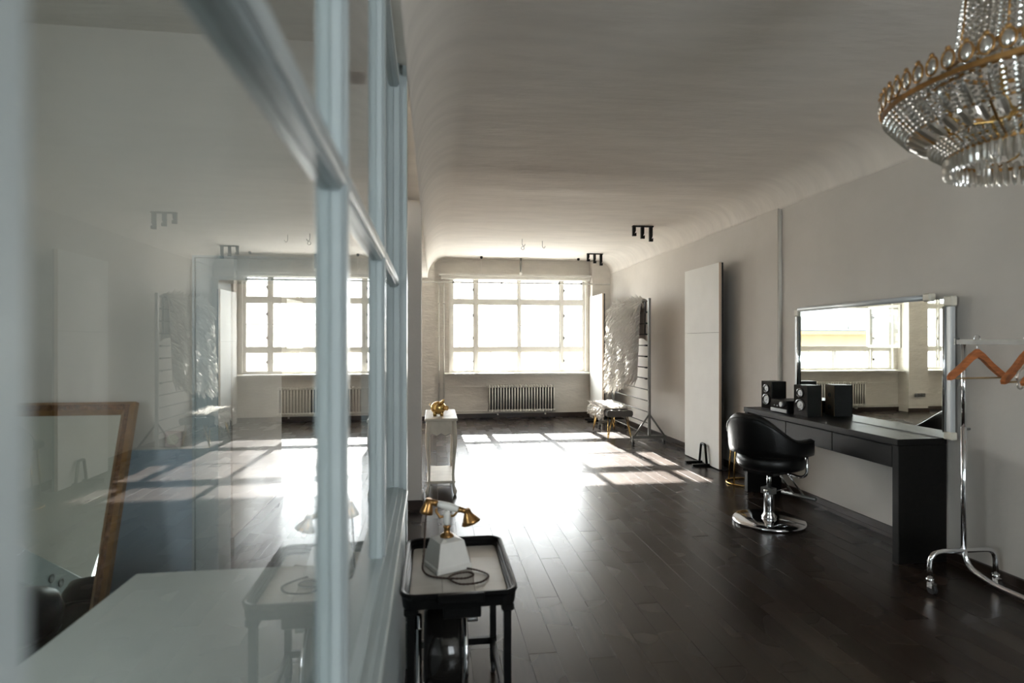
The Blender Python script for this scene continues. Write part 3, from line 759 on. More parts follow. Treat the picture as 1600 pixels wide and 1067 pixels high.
for ya, yb in ((MY0-0.055, MY0-0.002), (MY1+0.002, MY1+0.055)):
    m = MB().bbox(MX-0.008, MX+0.03, ya, yb, MZ0+0.05, MZ1-0.05, 0.006)
    m.build('frame_stile', 'alu', t)
    yi = yb if ya < 4 else ya
    MB().cyl((MX-0.012, yi, MZ0+0.05), (MX-0.012, yi, MZ1-0.05), 0.010, 8).build('edge_rod', 'chrome', t)
    for z0, z1 in ((MZ0, MZ0+0.055), (MZ1-0.05, MZ1+0.02)):
        MB().bbox(MX-0.016, MX+0.034, ya-0.012, yb+0.006, z0, z1, 0.008).build('corner_clip', 'cap', t)
MB().cyl((MX+0.002, MY0+0.16, MZ1+0.022), (MX+0.002, MY1, MZ1+0.016), 0.022, 14).build('top_tube', 'alu', t)
MB().bbox(MX-0.026, MX+0.03, MY0+0.10, MY0+0.17, MZ1-0.008, MZ1+0.052, 0.010).build('tube_cap', 'cap', t)
def loudspeaker(y, x, label, rz):
    t = thing('loudspeaker', label, 'speaker', (0, 0, 0), 'black bookshelf loudspeakers on the desk')
    MB().bbox(-0.07, 0.085, -0.08, 0.08, 0, 0.285, 0.003).build('cabinet', 'black_wood', t)
    MB().bbox(-0.078, -0.07, -0.08, 0.08, 0, 0.285, 0.003).build('front_baffle', 'gloss_black', t)
    MB().bbox(0.085, 0.09, -0.078, 0.078, 0.002, 0.283, 0.002).build('back_panel', 'speaker_brown', t)
    R = Matrix.Rotation(-PI/2, 4, 'Y')
    for z, r in ((0.215, 0.042), (0.105, 0.056)):
        F = Matrix.Translation((-0.078, 0, z)) @ R
        MB().lathe([(0.62*r, 0.001), (r*0.75, 0.006), (r, 0.007), (r, 0.0)], 24, M4=F).build('surround', 'gloss_black', t)
        MB().lathe([(0.0, 0.006), (0.2*r, 0.005), (0.25*r, 0.0015), (0.62*r, 0.003)], 24, M4=F).build('cone', 'silver', t)
    for z in (0.08, 0.19):
        MB().lathe([(0.022, 0.0), (0.022, 0.004), (0.016, 0.004), (0.014, 0.0015), (0, 0.0015)], 16, M4=Matrix.Translation((0.09, 0, z)) @ Matrix.Rotation(PI/2, 4, 'Y')).build('port', 'rubber', t)
    t.location = (x, y, DZ); t.rotation_euler = (0, 0, rz)
loudspeaker(5.42, 3.36, 'black loudspeaker at the far left end of the desk', 0.10)
loudspeaker(4.90, 3.37, 'black loudspeaker nearer to the middle of the desk', 0.16)
t = thing('hifi_amplifier', 'small black hi-fi amplifier with silver knob between the loudspeakers', 'amplifier', (3.37, 5.15, DZ))
ya, yb = 5.03, 5.29
MB().bbox(3.26, 3.49, ya, yb, DZ+0.012, DZ+0.125, 0.004).build('case', 'black', t)
MB().bbox(3.252, 3.26, ya, yb, DZ+0.045, DZ+0.125, 0.002).build('front_panel', 'gloss_black', t)
MB().bbox(3.250, 3.26, ya, yb, DZ+0.010, DZ+0.043, 0.002).build('silver_strip', 'silver', t)
MB().cyl((3.252, 5.09, DZ+0.09), (3.228, 5.09, DZ+0.09), 0.024, 20).build('volume_knob', 'silver', t)
for y in (5.17, 5.22): MB().cyl((3.252, y, DZ+0.07), (3.244, y, DZ+0.07), 0.007, 10).build('button', 'silver', t)
for y in (ya+0.03, yb-0.03):
    for x in (3.29, 3.46): MB().cyl((x, y, DZ), (x, y, DZ+0.012), 0.012, 10).build('foot', 'rubber', t)

# ---- hydraulic salon chair
t = thing('salon_chair', 'black leather salon chair on a round chrome base', 'chair')
MB().lathe([(0, 0), (0.285, 0), (0.298, 0.008), (0.298, 0.020), (0.285, 0.030), (0.12, 0.036), (0.06, 0.040), (0, 0.040)], 48).build('base', 'chrome', t)
MB().lathe([(0.058, 0.038), (0.060, 0.055), (0.046, 0.075), (0.042, 0.10), (0.042, 0.25), (0.050, 0.258), (0.050, 0.285), (0.030, 0.295), (0.0, 0.296)], 24).build('hydraulic_cylinder', 'chrome', t)
MB().cyl((0, 0, 0.29), (0, 0, 0.44), 0.019, 16).build('piston', 'chrome', t)
m = MB().box(-0.045, 0.03, -0.05, 0.05, 0.25, 0.30); m.build('valve_block', 'steel', t)
m = MB().tube([(0.02, -0.03, 0.27), (0.10, -0.035, 0.268), (0.20, -0.035, 0.268)], 0.006, 8).cyl((-0.04, -0.02, 0.272), (-0.10, -0.05, 0.272), 0.012, 10)
m.build('pump_lever', 'chrome', t)
MB().box(-0.16, 0.16, -0.14, 0.14, 0.435, 0.458).build('seat_plate', 'black', t)
st = []
for i in range(7):
    a = -PI/2+PI*i/6; st.append((0.235+0.045*math.cos(a), 0.535+0.065*math.sin(a)))
prof = [(0, 0.458), (0.20, 0.460)]+st+[(0.18, 0.605), (0, 0.612)]
MB().lathe(prof, 36, (0.03, 0, 0), 1.06, 0.98).build('seat', 'leather', t)
# wrap-around back shell
n_a, m_z = 40, 8; A0 = math.radians(106)
def shell(phi, w, k):
    q = abs(phi)/A0
    s = max(0.0, min(1.0, (q-0.10)/0.62)); s = s*s*(3-2*s)
    top = 0.95-0.205*s; bot = 0.605+0.01*q
    z = bot+(top-bot)*k
    r = 0.315+0.045*(1-s)*(k-0.2)+w
    ex = 1.0
    return Vector((-r*math.cos(phi)*ex+0.03, r*math.sin(phi)*0.98, z))
vs = []; ring = []
prof_k = [(-0.030, 0.0), (-0.034, 0.2), (-0.034, 0.8), (-0.026, 0.96), (0.0, 1.02), (0.026, 0.96), (0.034, 0.8), (0.034, 0.2), (0.030, 0.0), (0.0, -0.03)]
np_ = len(prof_k)
for i in range(n_a+1):
    phi = -A0+2*A0*i/n_a
    for wv, k in prof_k: vs.append(shell(phi, wv, k))
fs = [(i*np_+j, i*np_+(j+1) % np_, (i+1)*np_+(j+1) % np_, (i+1)*np_+j) for i in range(n_a) for j in range(np_)]
fs += [tuple(range(np_)), tuple(range(n_a*np_+np_-1, n_a*np_-1, -1))]
MB().add(vs, fs, True).build('back_shell', 'leather', t)
seam = [shell(-A0+2*A0*i/40, 0.036, 0.90) for i in range(41)]
MB().tube(seam, 0.004, 6).build('piping', 'leather', t)
for sy in (-1, 1):
    yy = sy*0.30; xx = 0.06
    p = rounded([(xx, yy, 0.64), (xx, yy*1.01, 0.46), (xx, yy*0.86, 0.425), (xx, yy*0.30, 0.437)], 0.05)
    MB().tube(p, 0.012, 10).build('arm_bracket', 'chrome', t)
for sy in (-0.05, 0.05): MB().cyl((0.17, sy, 0.43), (0.44, sy, 0.17), 0.009, 8).build('footrest_strut', 'chrome', t)
MB().cyl((0.44, -0.16, 0.165), (0.44, 0.16, 0.165), 0.016, 12).build('footrest_bar', 'steel', t)
t.location = (2.85, 4.66, 0); t.rotation_euler = (0, 0, math.radians(25))

# ---- stool with gold ring base behind the chair
t = thing('ring_stool', 'black stool with gold legs and ring base, half behind the salon chair', 'stool', (3.37, 5.98, 0))
MB().tube(arc((3.37, 5.98, 0.011), 0.19, 0, 2*PI, 36, 'xy')[:-1], 0.010, 8, closed=True).build('floor_ring', 'gold', t)
for a in (0.45, 2.1, 3.6, 5.2):
    MB().cyl((3.37+0.19*math.cos(a), 5.98+0.19*math.sin(a), 0.012), (3.37+0.15*math.cos(a), 5.98+0.15*math.sin(a), 0.55), 0.008, 8).build('leg', 'gold', t)
MB().lathe([(0, 0.55), (0.16, 0.55), (0.185, 0.565), (0.19, 0.59), (0.175, 0.615), (0, 0.625)], 30, (3.37, 5.98, 0)).build('seat', 'leather', t)

# ---- chrome clothes rail with hangers
GX0, GYE = 3.27, 3.22
t = thing('clothes_rail', 'chrome clothes rail on castors at the right edge', 'clothes rack', (GX0, 2.5, 0))
for y in (GYE, 1.75):
    p = rounded([(GX0-0.235, y, 0.075), (GX0-0.235, y, 0.25), (GX0+0.225, y, 0.25), (GX0+0.225, y, 0.075)], 0.08)
    MB().tube(p, 0.0155, 12).build('end_frame', 'chrome', t)
    for s in (-0.235, 0.225):
        c = MB().cyl((GX0+s, y, 0.070), (GX0+s, y, 0.092), 0.021, 14).box(GX0+s-0.016, GX0+s+0.016, y-0.03, y+0.008, 0.035, 0.07).build('caster', 'chrome', t)
        MB().cyl((GX0+s-0.011, y-0.016, 0.03), (GX0+s+0.011, y-0.016, 0.03), 0.03, 16).build('wheel', 'rubber', c)
    MB().cyl((GX0, y, 0.25), (GX0, y, 1.02), 0.0155, 12).build('post', 'chrome', t)
    MB().cyl((GX0, y, 1.0), (GX0, y, 1.535), 0.0125, 12).build('upper_post', 'chrome', t)
    MB().cyl((GX0, y, 1.005), (GX0+0.04, y, 1.005), 0.008, 10).build('locking_knob', 'steel', t)
p = rounded([(GX0, GYE, 0.26), (GX0, GYE-0.03, 0.16), (GX0, GYE-0.18, 0.115), (GX0, 1.93, 0.115), (GX0, 1.78, 0.16), (GX0, 1.75, 0.26)], 0.09)
MB().tube(p, 0.0155, 12).build('lower_rail', 'chrome', t)
MB().box(GX0-0.012, GX0+0.012, 1.68, GYE+0.05, 1.532, 1.562).build('hanging_bar', 'steel', t)
for y in (1.68, GYE+0.05): MB().box(GX0-0.016, GX0+0.016, y-0.006, y+0.006, 1.528, 1.572).build('bar_end', 'steel', t)
def hanger(y, rz, label, wood=True, tilt=0.0):
    t = thing('hanger' if wood else 'clear_hanger', label, 'hanger', (0, 0, 0), 'hangers on the clothes rail')
    zt = -0.062
    MB().tube(arc((0, 0, 0.0), 0.024, math.radians(-30), math.radians(200), 14, 'xz')[::-1]+[(0.012, 0, -0.028), (0, 0, -0.04), (0, 0, zt-0.02)], 0.0028, 6).build('hook', 'chrome', t)
    if wood:
        for s in (-1, 1):
            o = [(0, zt), (s*0.05, zt-0.03), (s*0.12, zt-0.088), (s*0.205, zt-0.145), (s*0.222, zt-0.168), (s*0.215, zt-0.186), (s*0.19, zt-0.180), (s*0.11, zt-0.125), (s*0.04, zt-0.068), (0, zt-0.048)]
            MB().prism(o if s > 0 else o[::-1], -0.011, 0.011, 'y').build('arm', 'hanger', t)
        MB().cyl((-0.19, 0, zt-0.176), (0.19, 0, zt-0.176), 0.0055, 8).build('trouser_bar', 'bar_wood', t)
    else:
        MB().tube(rounded([(0, 0, zt), (0.19, 0, zt-0.12), (0.20, 0, zt-0.16), (-0.20, 0, zt-0.16), (-0.19, 0, zt-0.12), (0, 0, zt)], 0.03), 0.006, 8).build('frame', 'crystal', t)
        for s in (-1, 1): MB().tube(arc((s*0.17, 0, zt-0.185), 0.022, 0, 2*PI, 14)[:-1], 0.005, 6, closed=True).build('loop', 'crystal', t)
    t.location = (GX0, y, 1.566); t.rotation_euler = (tilt, 0, rz)
hanger(3.13, math.radians(6), 'orange wooden hanger hanging alone at the end of the chrome rail')
hanger(2.83, math.radians(14), 'orange wooden hanger at the front of the bunch on the rail')
hanger(2.75, math.radians(10), 'clear plastic hanger with loops beside the bunched wooden hangers', False)
hanger(2.68, math.radians(4), 'orange wooden hanger at the back of the bunch, cut by the frame')

# ---- serving trolley with telephone
TX0, TX1, TY0, TY1, TZ = -0.115, 0.305, 2.15, 2.76, 0.625
t = thing('serving_trolley', 'black serving trolley with cream tiled tray top beside the partition', 'trolley', ((TX0+TX1)/2, (TY0+TY1)/2, 0))
def rrect(x0, x1, y0, y1, r, n=6):
    o = []
    for cx, cy, a0 in ((x1-r, y0+r, -PI/2), (x1-r, y1-r, 0), (x0+r, y1-r, PI/2), (x0+r, y0+r, PI)):
        for i in range(n+1): a = a0+PI/2*i/n; o.append((cx+r*math.cos(a), cy+r*math.sin(a)))
    return o
MB().prism(rrect(TX0, TX1, TY0, TY1, 0.05), TZ-0.055, TZ-0.045, 'z').build('tray_base', 'black', t)
def rim_ring(prof):
    m = MB(); ring = []
    for off, z in prof: ring.append([(x, y, z) for x, y in rrect(TX0-off, TX1+off, TY0-off, TY1+off, 0.05+off)])
    k = len(ring[0]); vs = [p for r in ring for p in r]; L = len(ring)
    fs = [(i*k+j, i*k+(j+1) % k, ((i+1) % L)*k+(j+1) % k, ((i+1) % L)*k+j) for i in range(L) for j in range(k)]
    return m.add(vs, fs, False)
rim_ring([(0, TZ-0.055), (0.004, TZ-0.02), (0.010, TZ-0.008), (0.010, TZ), (0.002, TZ+0.003), (-0.007, TZ), (-0.007, TZ-0.012), (-0.013, TZ-0.016), (-0.013, TZ-0.028), (-0.020, TZ-0.032), (-0.020, TZ-0.045), (-0.012, TZ-0.055)]).build('tray_rim', 'black', t)
MB().prism(rrect(TX0+0.018, TX1-0.018, TY0+0.018, TY1-0.018, 0.035), TZ-0.047, TZ-0.0405, 'z').build('tile_bed', 'grout', t)
tile = None
nx, ny = 3, 4; tx0, tx1, ty0, ty1 = TX0+0.022, TX1-0.022, TY0+0.022, TY1-0.022
twx = (tx1-tx0)/nx; twy = (ty1-ty0)/ny
for i in range(nx):
    for j in range(ny):
        cx, cy = tx0+twx*(i+0.5), ty0+twy*(j+0.5)
        if tile is None:
            tile = MB().bbox(cx-twx/2+0.0008, cx+twx/2-0.0008, cy-twy/2+0.0008, cy+twy/2-0.0008, TZ-0.042, TZ-0.036, 0.001).build('tile', 'tile', t); c00 = (cx, cy)
        else: inst(tile, 'tile', worigin(t)+Vector((cx-c00[0], cy-c00[1], 0)), t)
for x in (TX0+0.03, TX1-0.03):
    for y in (TY0+0.035, TY1-0.035):
        l = MB().box(x-0.014, x+0.014, y-0.014, y+0.014, 0.05, TZ-0.055); l.bbox(x-0.024, x+0.024, y-0.024, y+0.024, TZ-0.085, TZ-0.055, 0.006)
        lo = l.build('leg', 'black', t)
        MB().cyl((x-0.01, y, 0.025), (x+0.01, y, 0.025), 0.025, 14).box(x-0.004, x+0.004, y-0.012, y+0.012, 0.03, 0.055).build('caster', 'rubber', lo)
for x in (TX0+0.03, TX1-0.03): MB().box(x-0.009, x+0.009, TY0+0.05, TY1-0.05, 0.135, 0.165).build('side_rail', 'black', t)
for y in (TY0+0.035, TY1-0.035): MB().box(TX0+0.044, TX1-0.044, y-0.009, y+0.009, 0.135, 0.165).build('cross_rail', 'black', t)
MB().bbox(TX0+0.13, TX1-0.12, TY0-0.026, TY0-0.010, TZ-0.028, TZ+0.006, 0.004).build('pull_handle', 'black', t)
MB().bbox(TX0+0.15, TX1-0.13, TY0+0.01, TY0+0.30, TZ-0.10, TZ-0.057, 0.004).build('under_tray_box', 'black', t)
# drum heater / fan on the floor under the trolley
hx, hy = 0.055, 2.42
t = thing('drum_fan', 'black drum fan with chrome tube stand under the trolley', 'fan', (hx, hy, 0))
MB().lathe([(0.0, -0.075), (0.15, -0.075), (0.165, -0.06), (0.165, 0.06), (0.15, 0.075), (0.0, 0.075)], 36, M4=Matrix.Translation((hx-0.02, hy, 0.29)) @ Matrix.Rotation(PI/2, 4, 'Y')).build('drum', 'gloss_black', t)
F = Matrix.Translation((hx+0.06, hy, 0.29)) @ Matrix.Rotation(PI/2, 4, 'Y')
MB().lathe([(0.135, 0.0), (0.170, 0.0), (0.174, 0.010), (0.168, 0.018), (0.135, 0.012)], 36, M4=F).build('chrome_rim', 'chrome', t)
MB().lathe([(0.0, 0.008), (0.05, 0.010), (0.055, 0.0), (0, 0)], 20, M4=F).build('hub', 'silver', t)
for k in range(12):
    a = 2*PI*k/12
    MB().cyl((hx+0.068, hy+0.05*math.cos(a), 0.29+0.05*math.sin(a)), (hx+0.068, hy+0.14*math.cos(a), 0.29+0.14*math.sin(a)), 0.0025, 6).build('grille_wire', 'chrome', t)
p = rounded([(hx-0.115, hy-0.06, 0.40), (hx-0.115, hy-0.14, 0.02), (hx+0.11, hy-0.14, 0.02), (hx+0.11, hy+0.0, 0.10), (hx+0.11, hy+0.14, 0.02), (hx-0.115, hy+0.14, 0.02), (hx-0.115, hy+0.06, 0.40)], 0.05)
MB().tube(p, 0.010, 10).build('tube_stand', 'chrome', t)
MB().cyl((hx+0.08, hy, 0.40), (hx+0.125, hy, 0.40), 0.012, 12).build('tilt_knob', 'silver', t)
# telephone
fx, fy, fz = 0.055, 2.50, TZ-0.036
t = thing('telephone', 'old-fashioned white telephone with brass fittings on the trolley', 'telephone', (fx, fy, fz))
def frus(m, s0, s1, z0, z1):
    m.add([(fx-s0, fy-s0, z0), (fx+s0, fy-s0, z0), (fx+s0, fy+s0, z0), (fx-s0, fy+s0, z0), (fx-s1, fy-s1, z1), (fx+s1, fy-s1, z1), (fx+s1, fy+s1, z1), (fx-s1, fy+s1, z1)],
          [(0,3,2,1),(4,5,6,7),(0,1,5,4),(1,2,6,5),(2,3,7,6),(3,0,4,7)], False, RB)
RB = Matrix.Translation((fx, fy, 0)) @ Matrix.Rotation(math.radians(24), 4, 'Z') @ Matrix.Translation((-fx, -fy, 0))
m = MB(); m.bbox(fx-0.080, fx+0.080, fy-0.080, fy+0.080, fz+0.002, fz+0.026, 0.004, RB); frus(m, 0.074, 0.054, fz+0.026, fz+0.12); frus(m, 0.054, 0.030, fz+0.12, fz+0.130)
bo = m.build('base', 'porcelain', t)
for sx in (-1, 1):
    for sy in (-1, 1): MB().ball((fx+sx*0.066, fy+sy*0.066, fz+0.004), 0.010, 0.010, 0.006, 8, 6, RB).build('foot', 'brass', t)
MB().lathe([(0.0, -0.004), (0.034, -0.003), (0.034, 0.0), (0.022, 0.004), (0.022, 0.0), (0.0, 0.0)], 24, M4=RB @ Matrix.Translation((fx+0.066, fy-0.005, fz+0.07)) @ Matrix.Rotation(PI/2-0.2, 4, 'Y')).build('dial', 'brass', t)
MB().lathe([(0.030, 0.128), (0.028, 0.138), (0.014, 0.148), (0.012, 0.165), (0.018, 0.172), (0.012, 0.180), (0.0, 0.182)], 20, (fx, fy, fz)).build('neck', 'brass', t)
MB().lathe([(0.013, 0.180), (0.016, 0.19), (0.016, 0.225), (0.012, 0.235), (0.0, 0.236)], 18, (fx, fy, fz)).build('column', 'porcelain', t)
for s in (-1, 1): MB().tube([(fx, fy, fz+0.215), (fx+s*0.03, fy+0.005*s, fz+0.215), (fx+s*0.045, fy, fz+0.235), (fx+s*0.045, fy, fz+0.252)], 0.006, 8).build('cradle_fork', 'brass', t)
h0 = Vector((fx-0.075, fy-0.01, fz+0.285)); h1 = Vector((fx+0.085, fy-0.02, fz+0.238)); hd = (h1-h0).normalized()
MB().tube([h0+hd*0.035, h0+hd*0.055, h0+hd*0.085, h0+hd*0.115, h0+hd*0.13], [0.012, 0.0145, 0.016, 0.0145, 0.012], 16).build('handset_grip', 'porcelain', t)
MB().tube([h0, h0+hd*0.037], [0.011, 0.013], 14).tube([h1-hd*0.04, h1], [0.013, 0.011], 14).build('handset_arm', 'brass', t)
dn = Vector((-0.25, 0, -1)).normalized()
MB().tube([h0+Vector((0, 0, 0.012)), h0+dn*0.012, h0+dn*0.04, h0+dn*0.052], [0.012, 0.020, 0.027, 0.028], 18).build('earpiece', 'brass', t)
dn = Vector((0.35, 0, -1)).normalized()
MB().tube([h1+Vector((0, 0, 0.012)), h1+dn*0.010, h1+dn*0.035, h1+dn*0.050], [0.012, 0.018, 0.033, 0.042], 20).build('mouthpiece', 'brass', t)
cz = fz+0.006
cord = [h0+Vector((-0.012, -0.01, -0.045)), (fx-0.092, fy-0.03, fz+0.16), (fx-0.098, fy-0.045, fz+0.06), (fx-0.10, fy-0.06, cz+0.01), (fx-0.07, fy-0.105, cz), (fx-0.01, fy-0.135, cz), (fx+0.07, fy-0.145, cz), (fx+0.105, fy-0.115, cz), (fx+0.085, fy-0.085, cz), (fx+0.03, fy-0.10, cz), (fx+0.005, fy-0.15, cz+0.004), (fx+0.05, fy-0.20, cz), (fx+0.13, fy-0.19, cz), (fx+0.165, fy-0.13, cz), (fx+0.13, fy-0.075, cz), (fx+0.083, fy-0.05, cz+0.003)]
def smooth_path(P, n=8):
    P = [Vector(p) for p in P]; out = []
    for i in range(len(P)-1):
        p0 = P[max(i-1, 0)]; p1 = P[i]; p2 = P[i+1]; p3 = P[min(i+2, len(P)-1)]
        for k in range(n):
            u = k/n; out.append(0.5*((2*p1)+(p2-p0)*u+(2*p0-5*p1+4*p2-p3)*u*u+(3*p1-p0-3*p2+p3)*u**3))
    out.append(P[-1]); return out
sp = smooth_path(cord, 14)
MB().tube(sp, [0.0035+0.0014*(i % 3 == 0) for i in range(len(sp))], 6).build('cord', 'cord', t)

# ---- chandelier
HC = Vector((1.90, 1.61, 0)); 
t = thing('chandelier', 'large gold and crystal basket chandelier in the upper right', 'chandelier', (HC.x, HC.y, 3.215))
def at(r, a, z): return Vector((HC.x+r*math.cos(a), HC.y+r*math.sin(a), z))
def hoop(r, z, h, th, name='hoop'):
    m = MB(); n = 64; vs = []; fs = []
    for k in range(n):
        a = 2*PI*k/n
        for rr, zz in ((r, z), (r+th, z), (r+th, z+h), (r, z+h)): vs.append(at(rr, a, zz))
    for k in range(n):
        for j in range(4): fs.append((k*4+j, k*4+(j+1) % 4, ((k+1) % n)*4+(j+1) % 4, ((k+1) % n)*4+j))
    return m.add(vs, fs, False).build(name, 'brass', t)
MB().lathe([(0, 3.215), (0.07, 3.215), (0.07, 3.19), (0.03, 3.165), (0.012, 3.16), (0.012, 3.12), (0, 3.12)], 24, (HC.x, HC.y, 0)).build('canopy', 'gold', t)
MB().cyl(at(0, 0, 2.30), at(0, 0, 3.14), 0.012, 10).build('stem', 'gold', t)
hoop(0.415, 2.325, 0.016, 0.005, 'rim_hoop'); hoop(0.235, 2.155, 0.012, 0.006, 'lower_hoop'); hoop(0.215, 2.46, 0.014, 0.005, 'collar_hoop'); hoop(0.185, 3.04, 0.03, 0.005, 'crown_hoop'); hoop(0.335, 2.245, 0.008, 0.005, 'middle_hoop'); hoop(0.30, 2.36, 0.010, 0.005, 'inner_hoop')
def bead(m, p, r):
    k = len(m.v); d = r
    vs = [p+Vector((0, 0, d))]+[p+Vector((d*math.cos(a), d*math.sin(a), 0.35*d)) for a in (0, 1.257, 2.513, 3.770, 5.027)]+[p+Vector((d*math.cos(a+.63), d*math.sin(a+.63), -0.35*d)) for a in (0, 1.257, 2.513, 3.770, 5.027)]+[p+Vector((0, 0, -d))]
    fs = []
    for i in range(5):
        j = (i+1) % 5; fs += [(0, 1+i, 1+j), (1+i, 6+i, 1+j), (1+j, 6+i, 6+j), (11, 6+j, 6+i)]
    m.add(vs, fs, False)
def strands(name, n, path, beads, r, off=0.0):
    src = None
    for k in range(n):
        a = 2*PI*(k+off)/n
        if src is None:
            m = MB()
            for i in range(beads):
                u = (i+0.5)/beads; rr, zz = path(u); bead(m, Vector((HC.x+rr, HC.y, zz)), r)
            src = m.build(name, 'crystal', t); src.rotation_euler = (0, 0, a)
        else:
            o = inst(src, name, worigin(t), t, (0, 0, a))
def up_path(u):
    if u < 0.82: k = u/0.82; return 0.185+0.012*k-0.02*math.sin(k*PI), 3.04-(3.04-2.62)*k
    k = (u-0.82)/0.18; return 0.197+0.030*k*k, 2.62-0.15*k
strands('upper_bead_strand', 60, up_path, 40, 0.0078)
strands('collar_bead_strand', 60, lambda u: (0.22+0.19*u, 2.45-0.10*u-0.03*math.sin(u*PI)), 14, 0.0068, 0.5)
strands('bowl_bead_strand', 96, lambda u: (0.417-0.07*u, 2.325-0.085*u), 7, 0.0068)
strands('lower_bead_strand', 84, lambda u: (0.287-0.048*u, 2.198-0.038*u), 5, 0.0066)
strands('inner_bead_strand', 40, lambda u: (0.30-0.05*u, 2.36-0.14*u), 10, 0.0066, 0.5)
# oval drops standing round the rim, in gold settings
src = None; n = 56
for k in range(n):
    a = 2*PI*k/n
    if src is None:
        m = MB().ball((HC.x+0.424, HC.y, 2.372), 0.007, 0.015, 0.022, 12, 8); src = m.build('rim_crystal', 'crystal', t)
        sg = MB().tube([(HC.x+0.424, HC.y+0.018*math.sin(b), 2.374+0.027*math.cos(b)) for b in [2*PI*i/18 for i in range(18)]], 0.0035, 6, closed=True)
        sg.ball((HC.x+0.424, HC.y, 2.406), 0.006, 0.008, 0.008, 8, 6)
        src2 = sg.build('crystal_setting', 'brass', t)
        src.rotation_euler = src2.rotation_euler = (0, 0, 0)
    else:
        inst(src, 'rim_crystal', worigin(t), t, (0, 0, a)); inst(src2, 'crystal_setting', worigin(t), t, (0, 0, a))
# long prisms in the bowl, fringe under it
def prisms(name, n, r0, z0, r1, z1, wd, off=0.0):
    src = None
    for k in range(n):
        a = 2*PI*(k+off)/n
        if src is None:
            p0 = Vector((HC.x+r0, HC.y, z0)); p1 = Vector((HC.x+r1, HC.y, z1)); d = p1-p0
            m = MB().tube([p0, p0+d*0.12, p0+d*0.5, p0+d*0.85, p1], [0.003, wd*0.8, wd, wd*0.8, 0.003], 6)
            src = m.build(name, 'crystal', t, smooth=False); src.rotation_euler = (0, 0, a)
        else: inst(src, name, worigin(t), t, (0, 0, a))
prisms('bowl_prism', 40, 0.345, 2.25, 0.285, 2.205, 0.013)
prisms('bowl_prism', 36, 0.385, 2.31, 0.340, 2.252, 0.010, 0.5)
prisms('fringe_drop', 72, 0.240, 2.158, 0.238, 2.103, 0.007)
prisms('fringe_drop', 60, 0.220, 2.158, 0.218, 2.106, 0.007, 0.5)
prisms('fringe_drop', 30, 0.15, 2.165, 0.148, 2.11, 0.008, 0.2)
for k in range(8):                                     # gold ribs, candle holders
    a = 2*PI*(k+0.5)/8
    MB().tube([at(0.012, a, 2.33), at(0.10, a, 2.26), at(0.20, a, 2.255), at(0.25, a, 2.29)], 0.006, 8).build('arm', 'gold', t)
    MB().lathe([(0.0, 0), (0.018, 0.004), (0.010, 0.012), (0.010, 0.075), (0.0, 0.08)], 10, tuple(at(0.25, a, 2.285))).build('lamp_holder', 'gold', t)
    MB().tube([at(0.415, a, 2.35), at(0.39, a, 2.29), at(0.335, a, 2.245), at(0.285, a, 2.20), at(0.238, a, 2.172)], 0.004, 6).build('rib', 'brass', t)
    MB().tube([at(0.185, a, 3.04), at(0.19, a, 2.8), at(0.20, a, 2.6), at(0.217, a, 2.465)], 0.0035, 6).build('rib', 'brass', t)
    MB().tube([at(0.217, a, 2.465), at(0.30, a, 2.40), at(0.415, a, 2.36)], 0.004, 6).build('rib', 'brass', t)
    MB().tube([at(0.012, a, 2.20), at(0.12, a, 2.17), at(0.236, a, 2.17)], 0.004, 6).build('spoke', 'gold', t)
    MB().tube([at(0.012, a, 3.07), at(0.186, a, 3.05)], 0.004, 6).build('spoke', 'gold', t)

# ---- glazed-off room: gilt mirror, white table, stool, socket
t = thing('gilt_mirror', 'carved gilt framed mirror leaning on the wall behind the glass', 'mirror', (0, 0, 0))
W_, H_ = 0.95, 1.325                                      # built upright at the origin, then leaned back
MB().box(-W_+0.055, -0.055, 0.0, 0.006, 0.055, H_-0.055).build('mirror_glass', 'mirror', t)
MB().box(-W_+0.02, -0.02, 0.012, 0.022, 0.02, H_-0.02).build('backing', 'black_foam', t)
def mitre(u0, u1, ya, yb):
    """one frame ring between insets u0 and u1"""
    m = MB(); a = [(-W_+u0, u0), (-u0, u0), (-u0, H_-u0), (-W_+u0, H_-u0)]; b = [(-W_+u1, u1), (-u1, u1), (-u1, H_-u1), (-W_+u1, H_-u1)]
    vs = [(x, ya, z) for x, z in a]+[(x, yb, z) for x, z in b]+[(x, 0.02, z) for x, z in a]+[(x, 0.02, z) for x, z in b]
    fs = []
    for i in range(4):
        j = (i+1) % 4; fs += [(i, j, 4+j, 4+i), (8+i, 12+i, 12+j, 8+j), (i, 8+i, 8+j, j), (4+i, 4+j, 12+j, 12+i)]
    return m.add(vs, fs, False)
mitre(0.0, 0.014, -0.012, -0.030).build('outer_moulding', 'gilt_plain', t)
mitre(0.014, 0.038, -0.026, -0.020).build('carved_band', 'gilt', t)
mitre(0.038, 0.058, -0.022, -0.002).build('inner_moulding', 'gilt_plain', t)
orn = None
for k in range(60):
    u = k/60*(2*W_+2*H_-0.16); c = 0.026
    segs = [((-W_+c, c), (-c, c)), ((-c, c), (-c, H_-c)), ((-c, H_-c), (-W_+c, H_-c)), ((-W_+c, H_-c), (-W_+c, c))]
    for (p, q) in segs:
        L = math.hypot(q[0]-p[0], q[1]-p[1])
        if u <= L: break
        u -= L
    f = min(1, u/L); x = p[0]+(q[0]-p[0])*f; z = p[1]+(q[1]-p[1])*f
    if orn is None: orn = MB().ball((0, 0, 0), 0.009, 0.006, 0.009, 8, 6).build('carved_boss', 'gilt', t); orn.location = (x, -0.024, z)
    else: inst(orn, 'carved_boss', (x, -0.024, z), t)
t.location = (-1.335, 2.445, 0.012); t.rotation_euler = (math.radians(-17.6), 0, 0)
OX0, OX1, OY0, OY1, OZ = -1.03, -0.27, 0.25, 2.19, 0.74
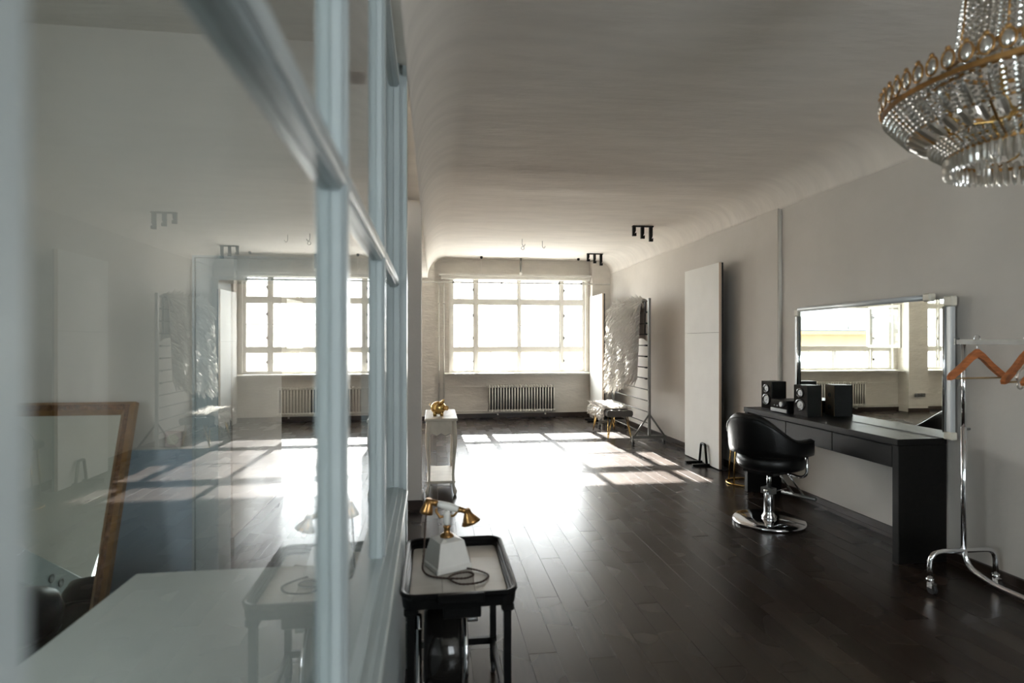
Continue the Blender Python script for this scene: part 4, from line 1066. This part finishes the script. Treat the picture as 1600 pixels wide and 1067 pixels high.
t = thing('white_table', 'plain white table behind the partition glass in the foreground', 'table', ((OX0+OX1)/2, (OY0+OY1)/2, 0))
MB().bbox(OX0, OX1, OY0, OY1, OZ-0.03, OZ, 0.003).build('top', 'tabletop', t)
for x in (OX0+0.05, OX1-0.05):
    for y in (OY0+0.05, OY1-0.05): MB().box(x-0.022, x+0.022, y-0.022, y+0.022, 0, OZ-0.03).build('leg', 'tabletop', t)
t = thing('pouf', 'round black pouf before the gilt mirror at the left edge', 'pouf', (-1.50, 2.22, 0))
MB().lathe([(0.15, 0.0), (0.17, 0.02), (0.175, 0.50), (0.165, 0.53)], 40, (-1.50, 2.22, 0)).build('body', 'black_foam', t)
MB().lathe([(0.0, 0.525), (0.165, 0.525), (0.19, 0.55), (0.195, 0.59), (0.18, 0.635), (0.10, 0.665), (0.0, 0.672)], 40, (-1.50, 2.22, 0)).build('cushion', 'leather', t)
MB().tube(arc((-1.50, 2.22, 0.53), 0.182, 0, 2*PI, 40, 'xy')[:-1], 0.006, 6, closed=True).build('piping', 'leather', t)
t = thing('wall_socket', 'small pale pink socket box on the wall behind the glass', 'socket', (-1.19, 2.88, 1.07))
MB().bbox(-1.226, -1.156, 2.862, 2.888, 1.064, 1.135, 0.005).build('box', 'pink', t)
MB().lathe([(0.0, -0.001), (0.018, -0.001), (0.022, 0.003), (0.026, 0.003), (0.026, 0)], 16, M4=Matrix.Translation((-1.19, 2.861, 1.10)) @ Matrix.Rotation(PI/2, 4, 'X')).build('outlet', 'cap', t)
# socket strip on the far pier (seen in the desk mirror)
t = thing('socket_strip', 'grey socket strip low on the far pier', 'socket', (-3.5, 11.52, 0.37))
MB().bbox(-3.66, -3.40, 11.49, 11.515, 0.33, 0.41, 0.004).build('plate', 'steel', t)
for k in range(3): MB().lathe([(0.0, 0), (0.022, 0), (0.026, 0.004), (0.03, 0)], 14, M4=Matrix.Translation((-3.61+0.08*k, 11.489, 0.37)) @ Matrix.Rotation(PI/2, 4, 'X')).build('outlet', 'silver', t)
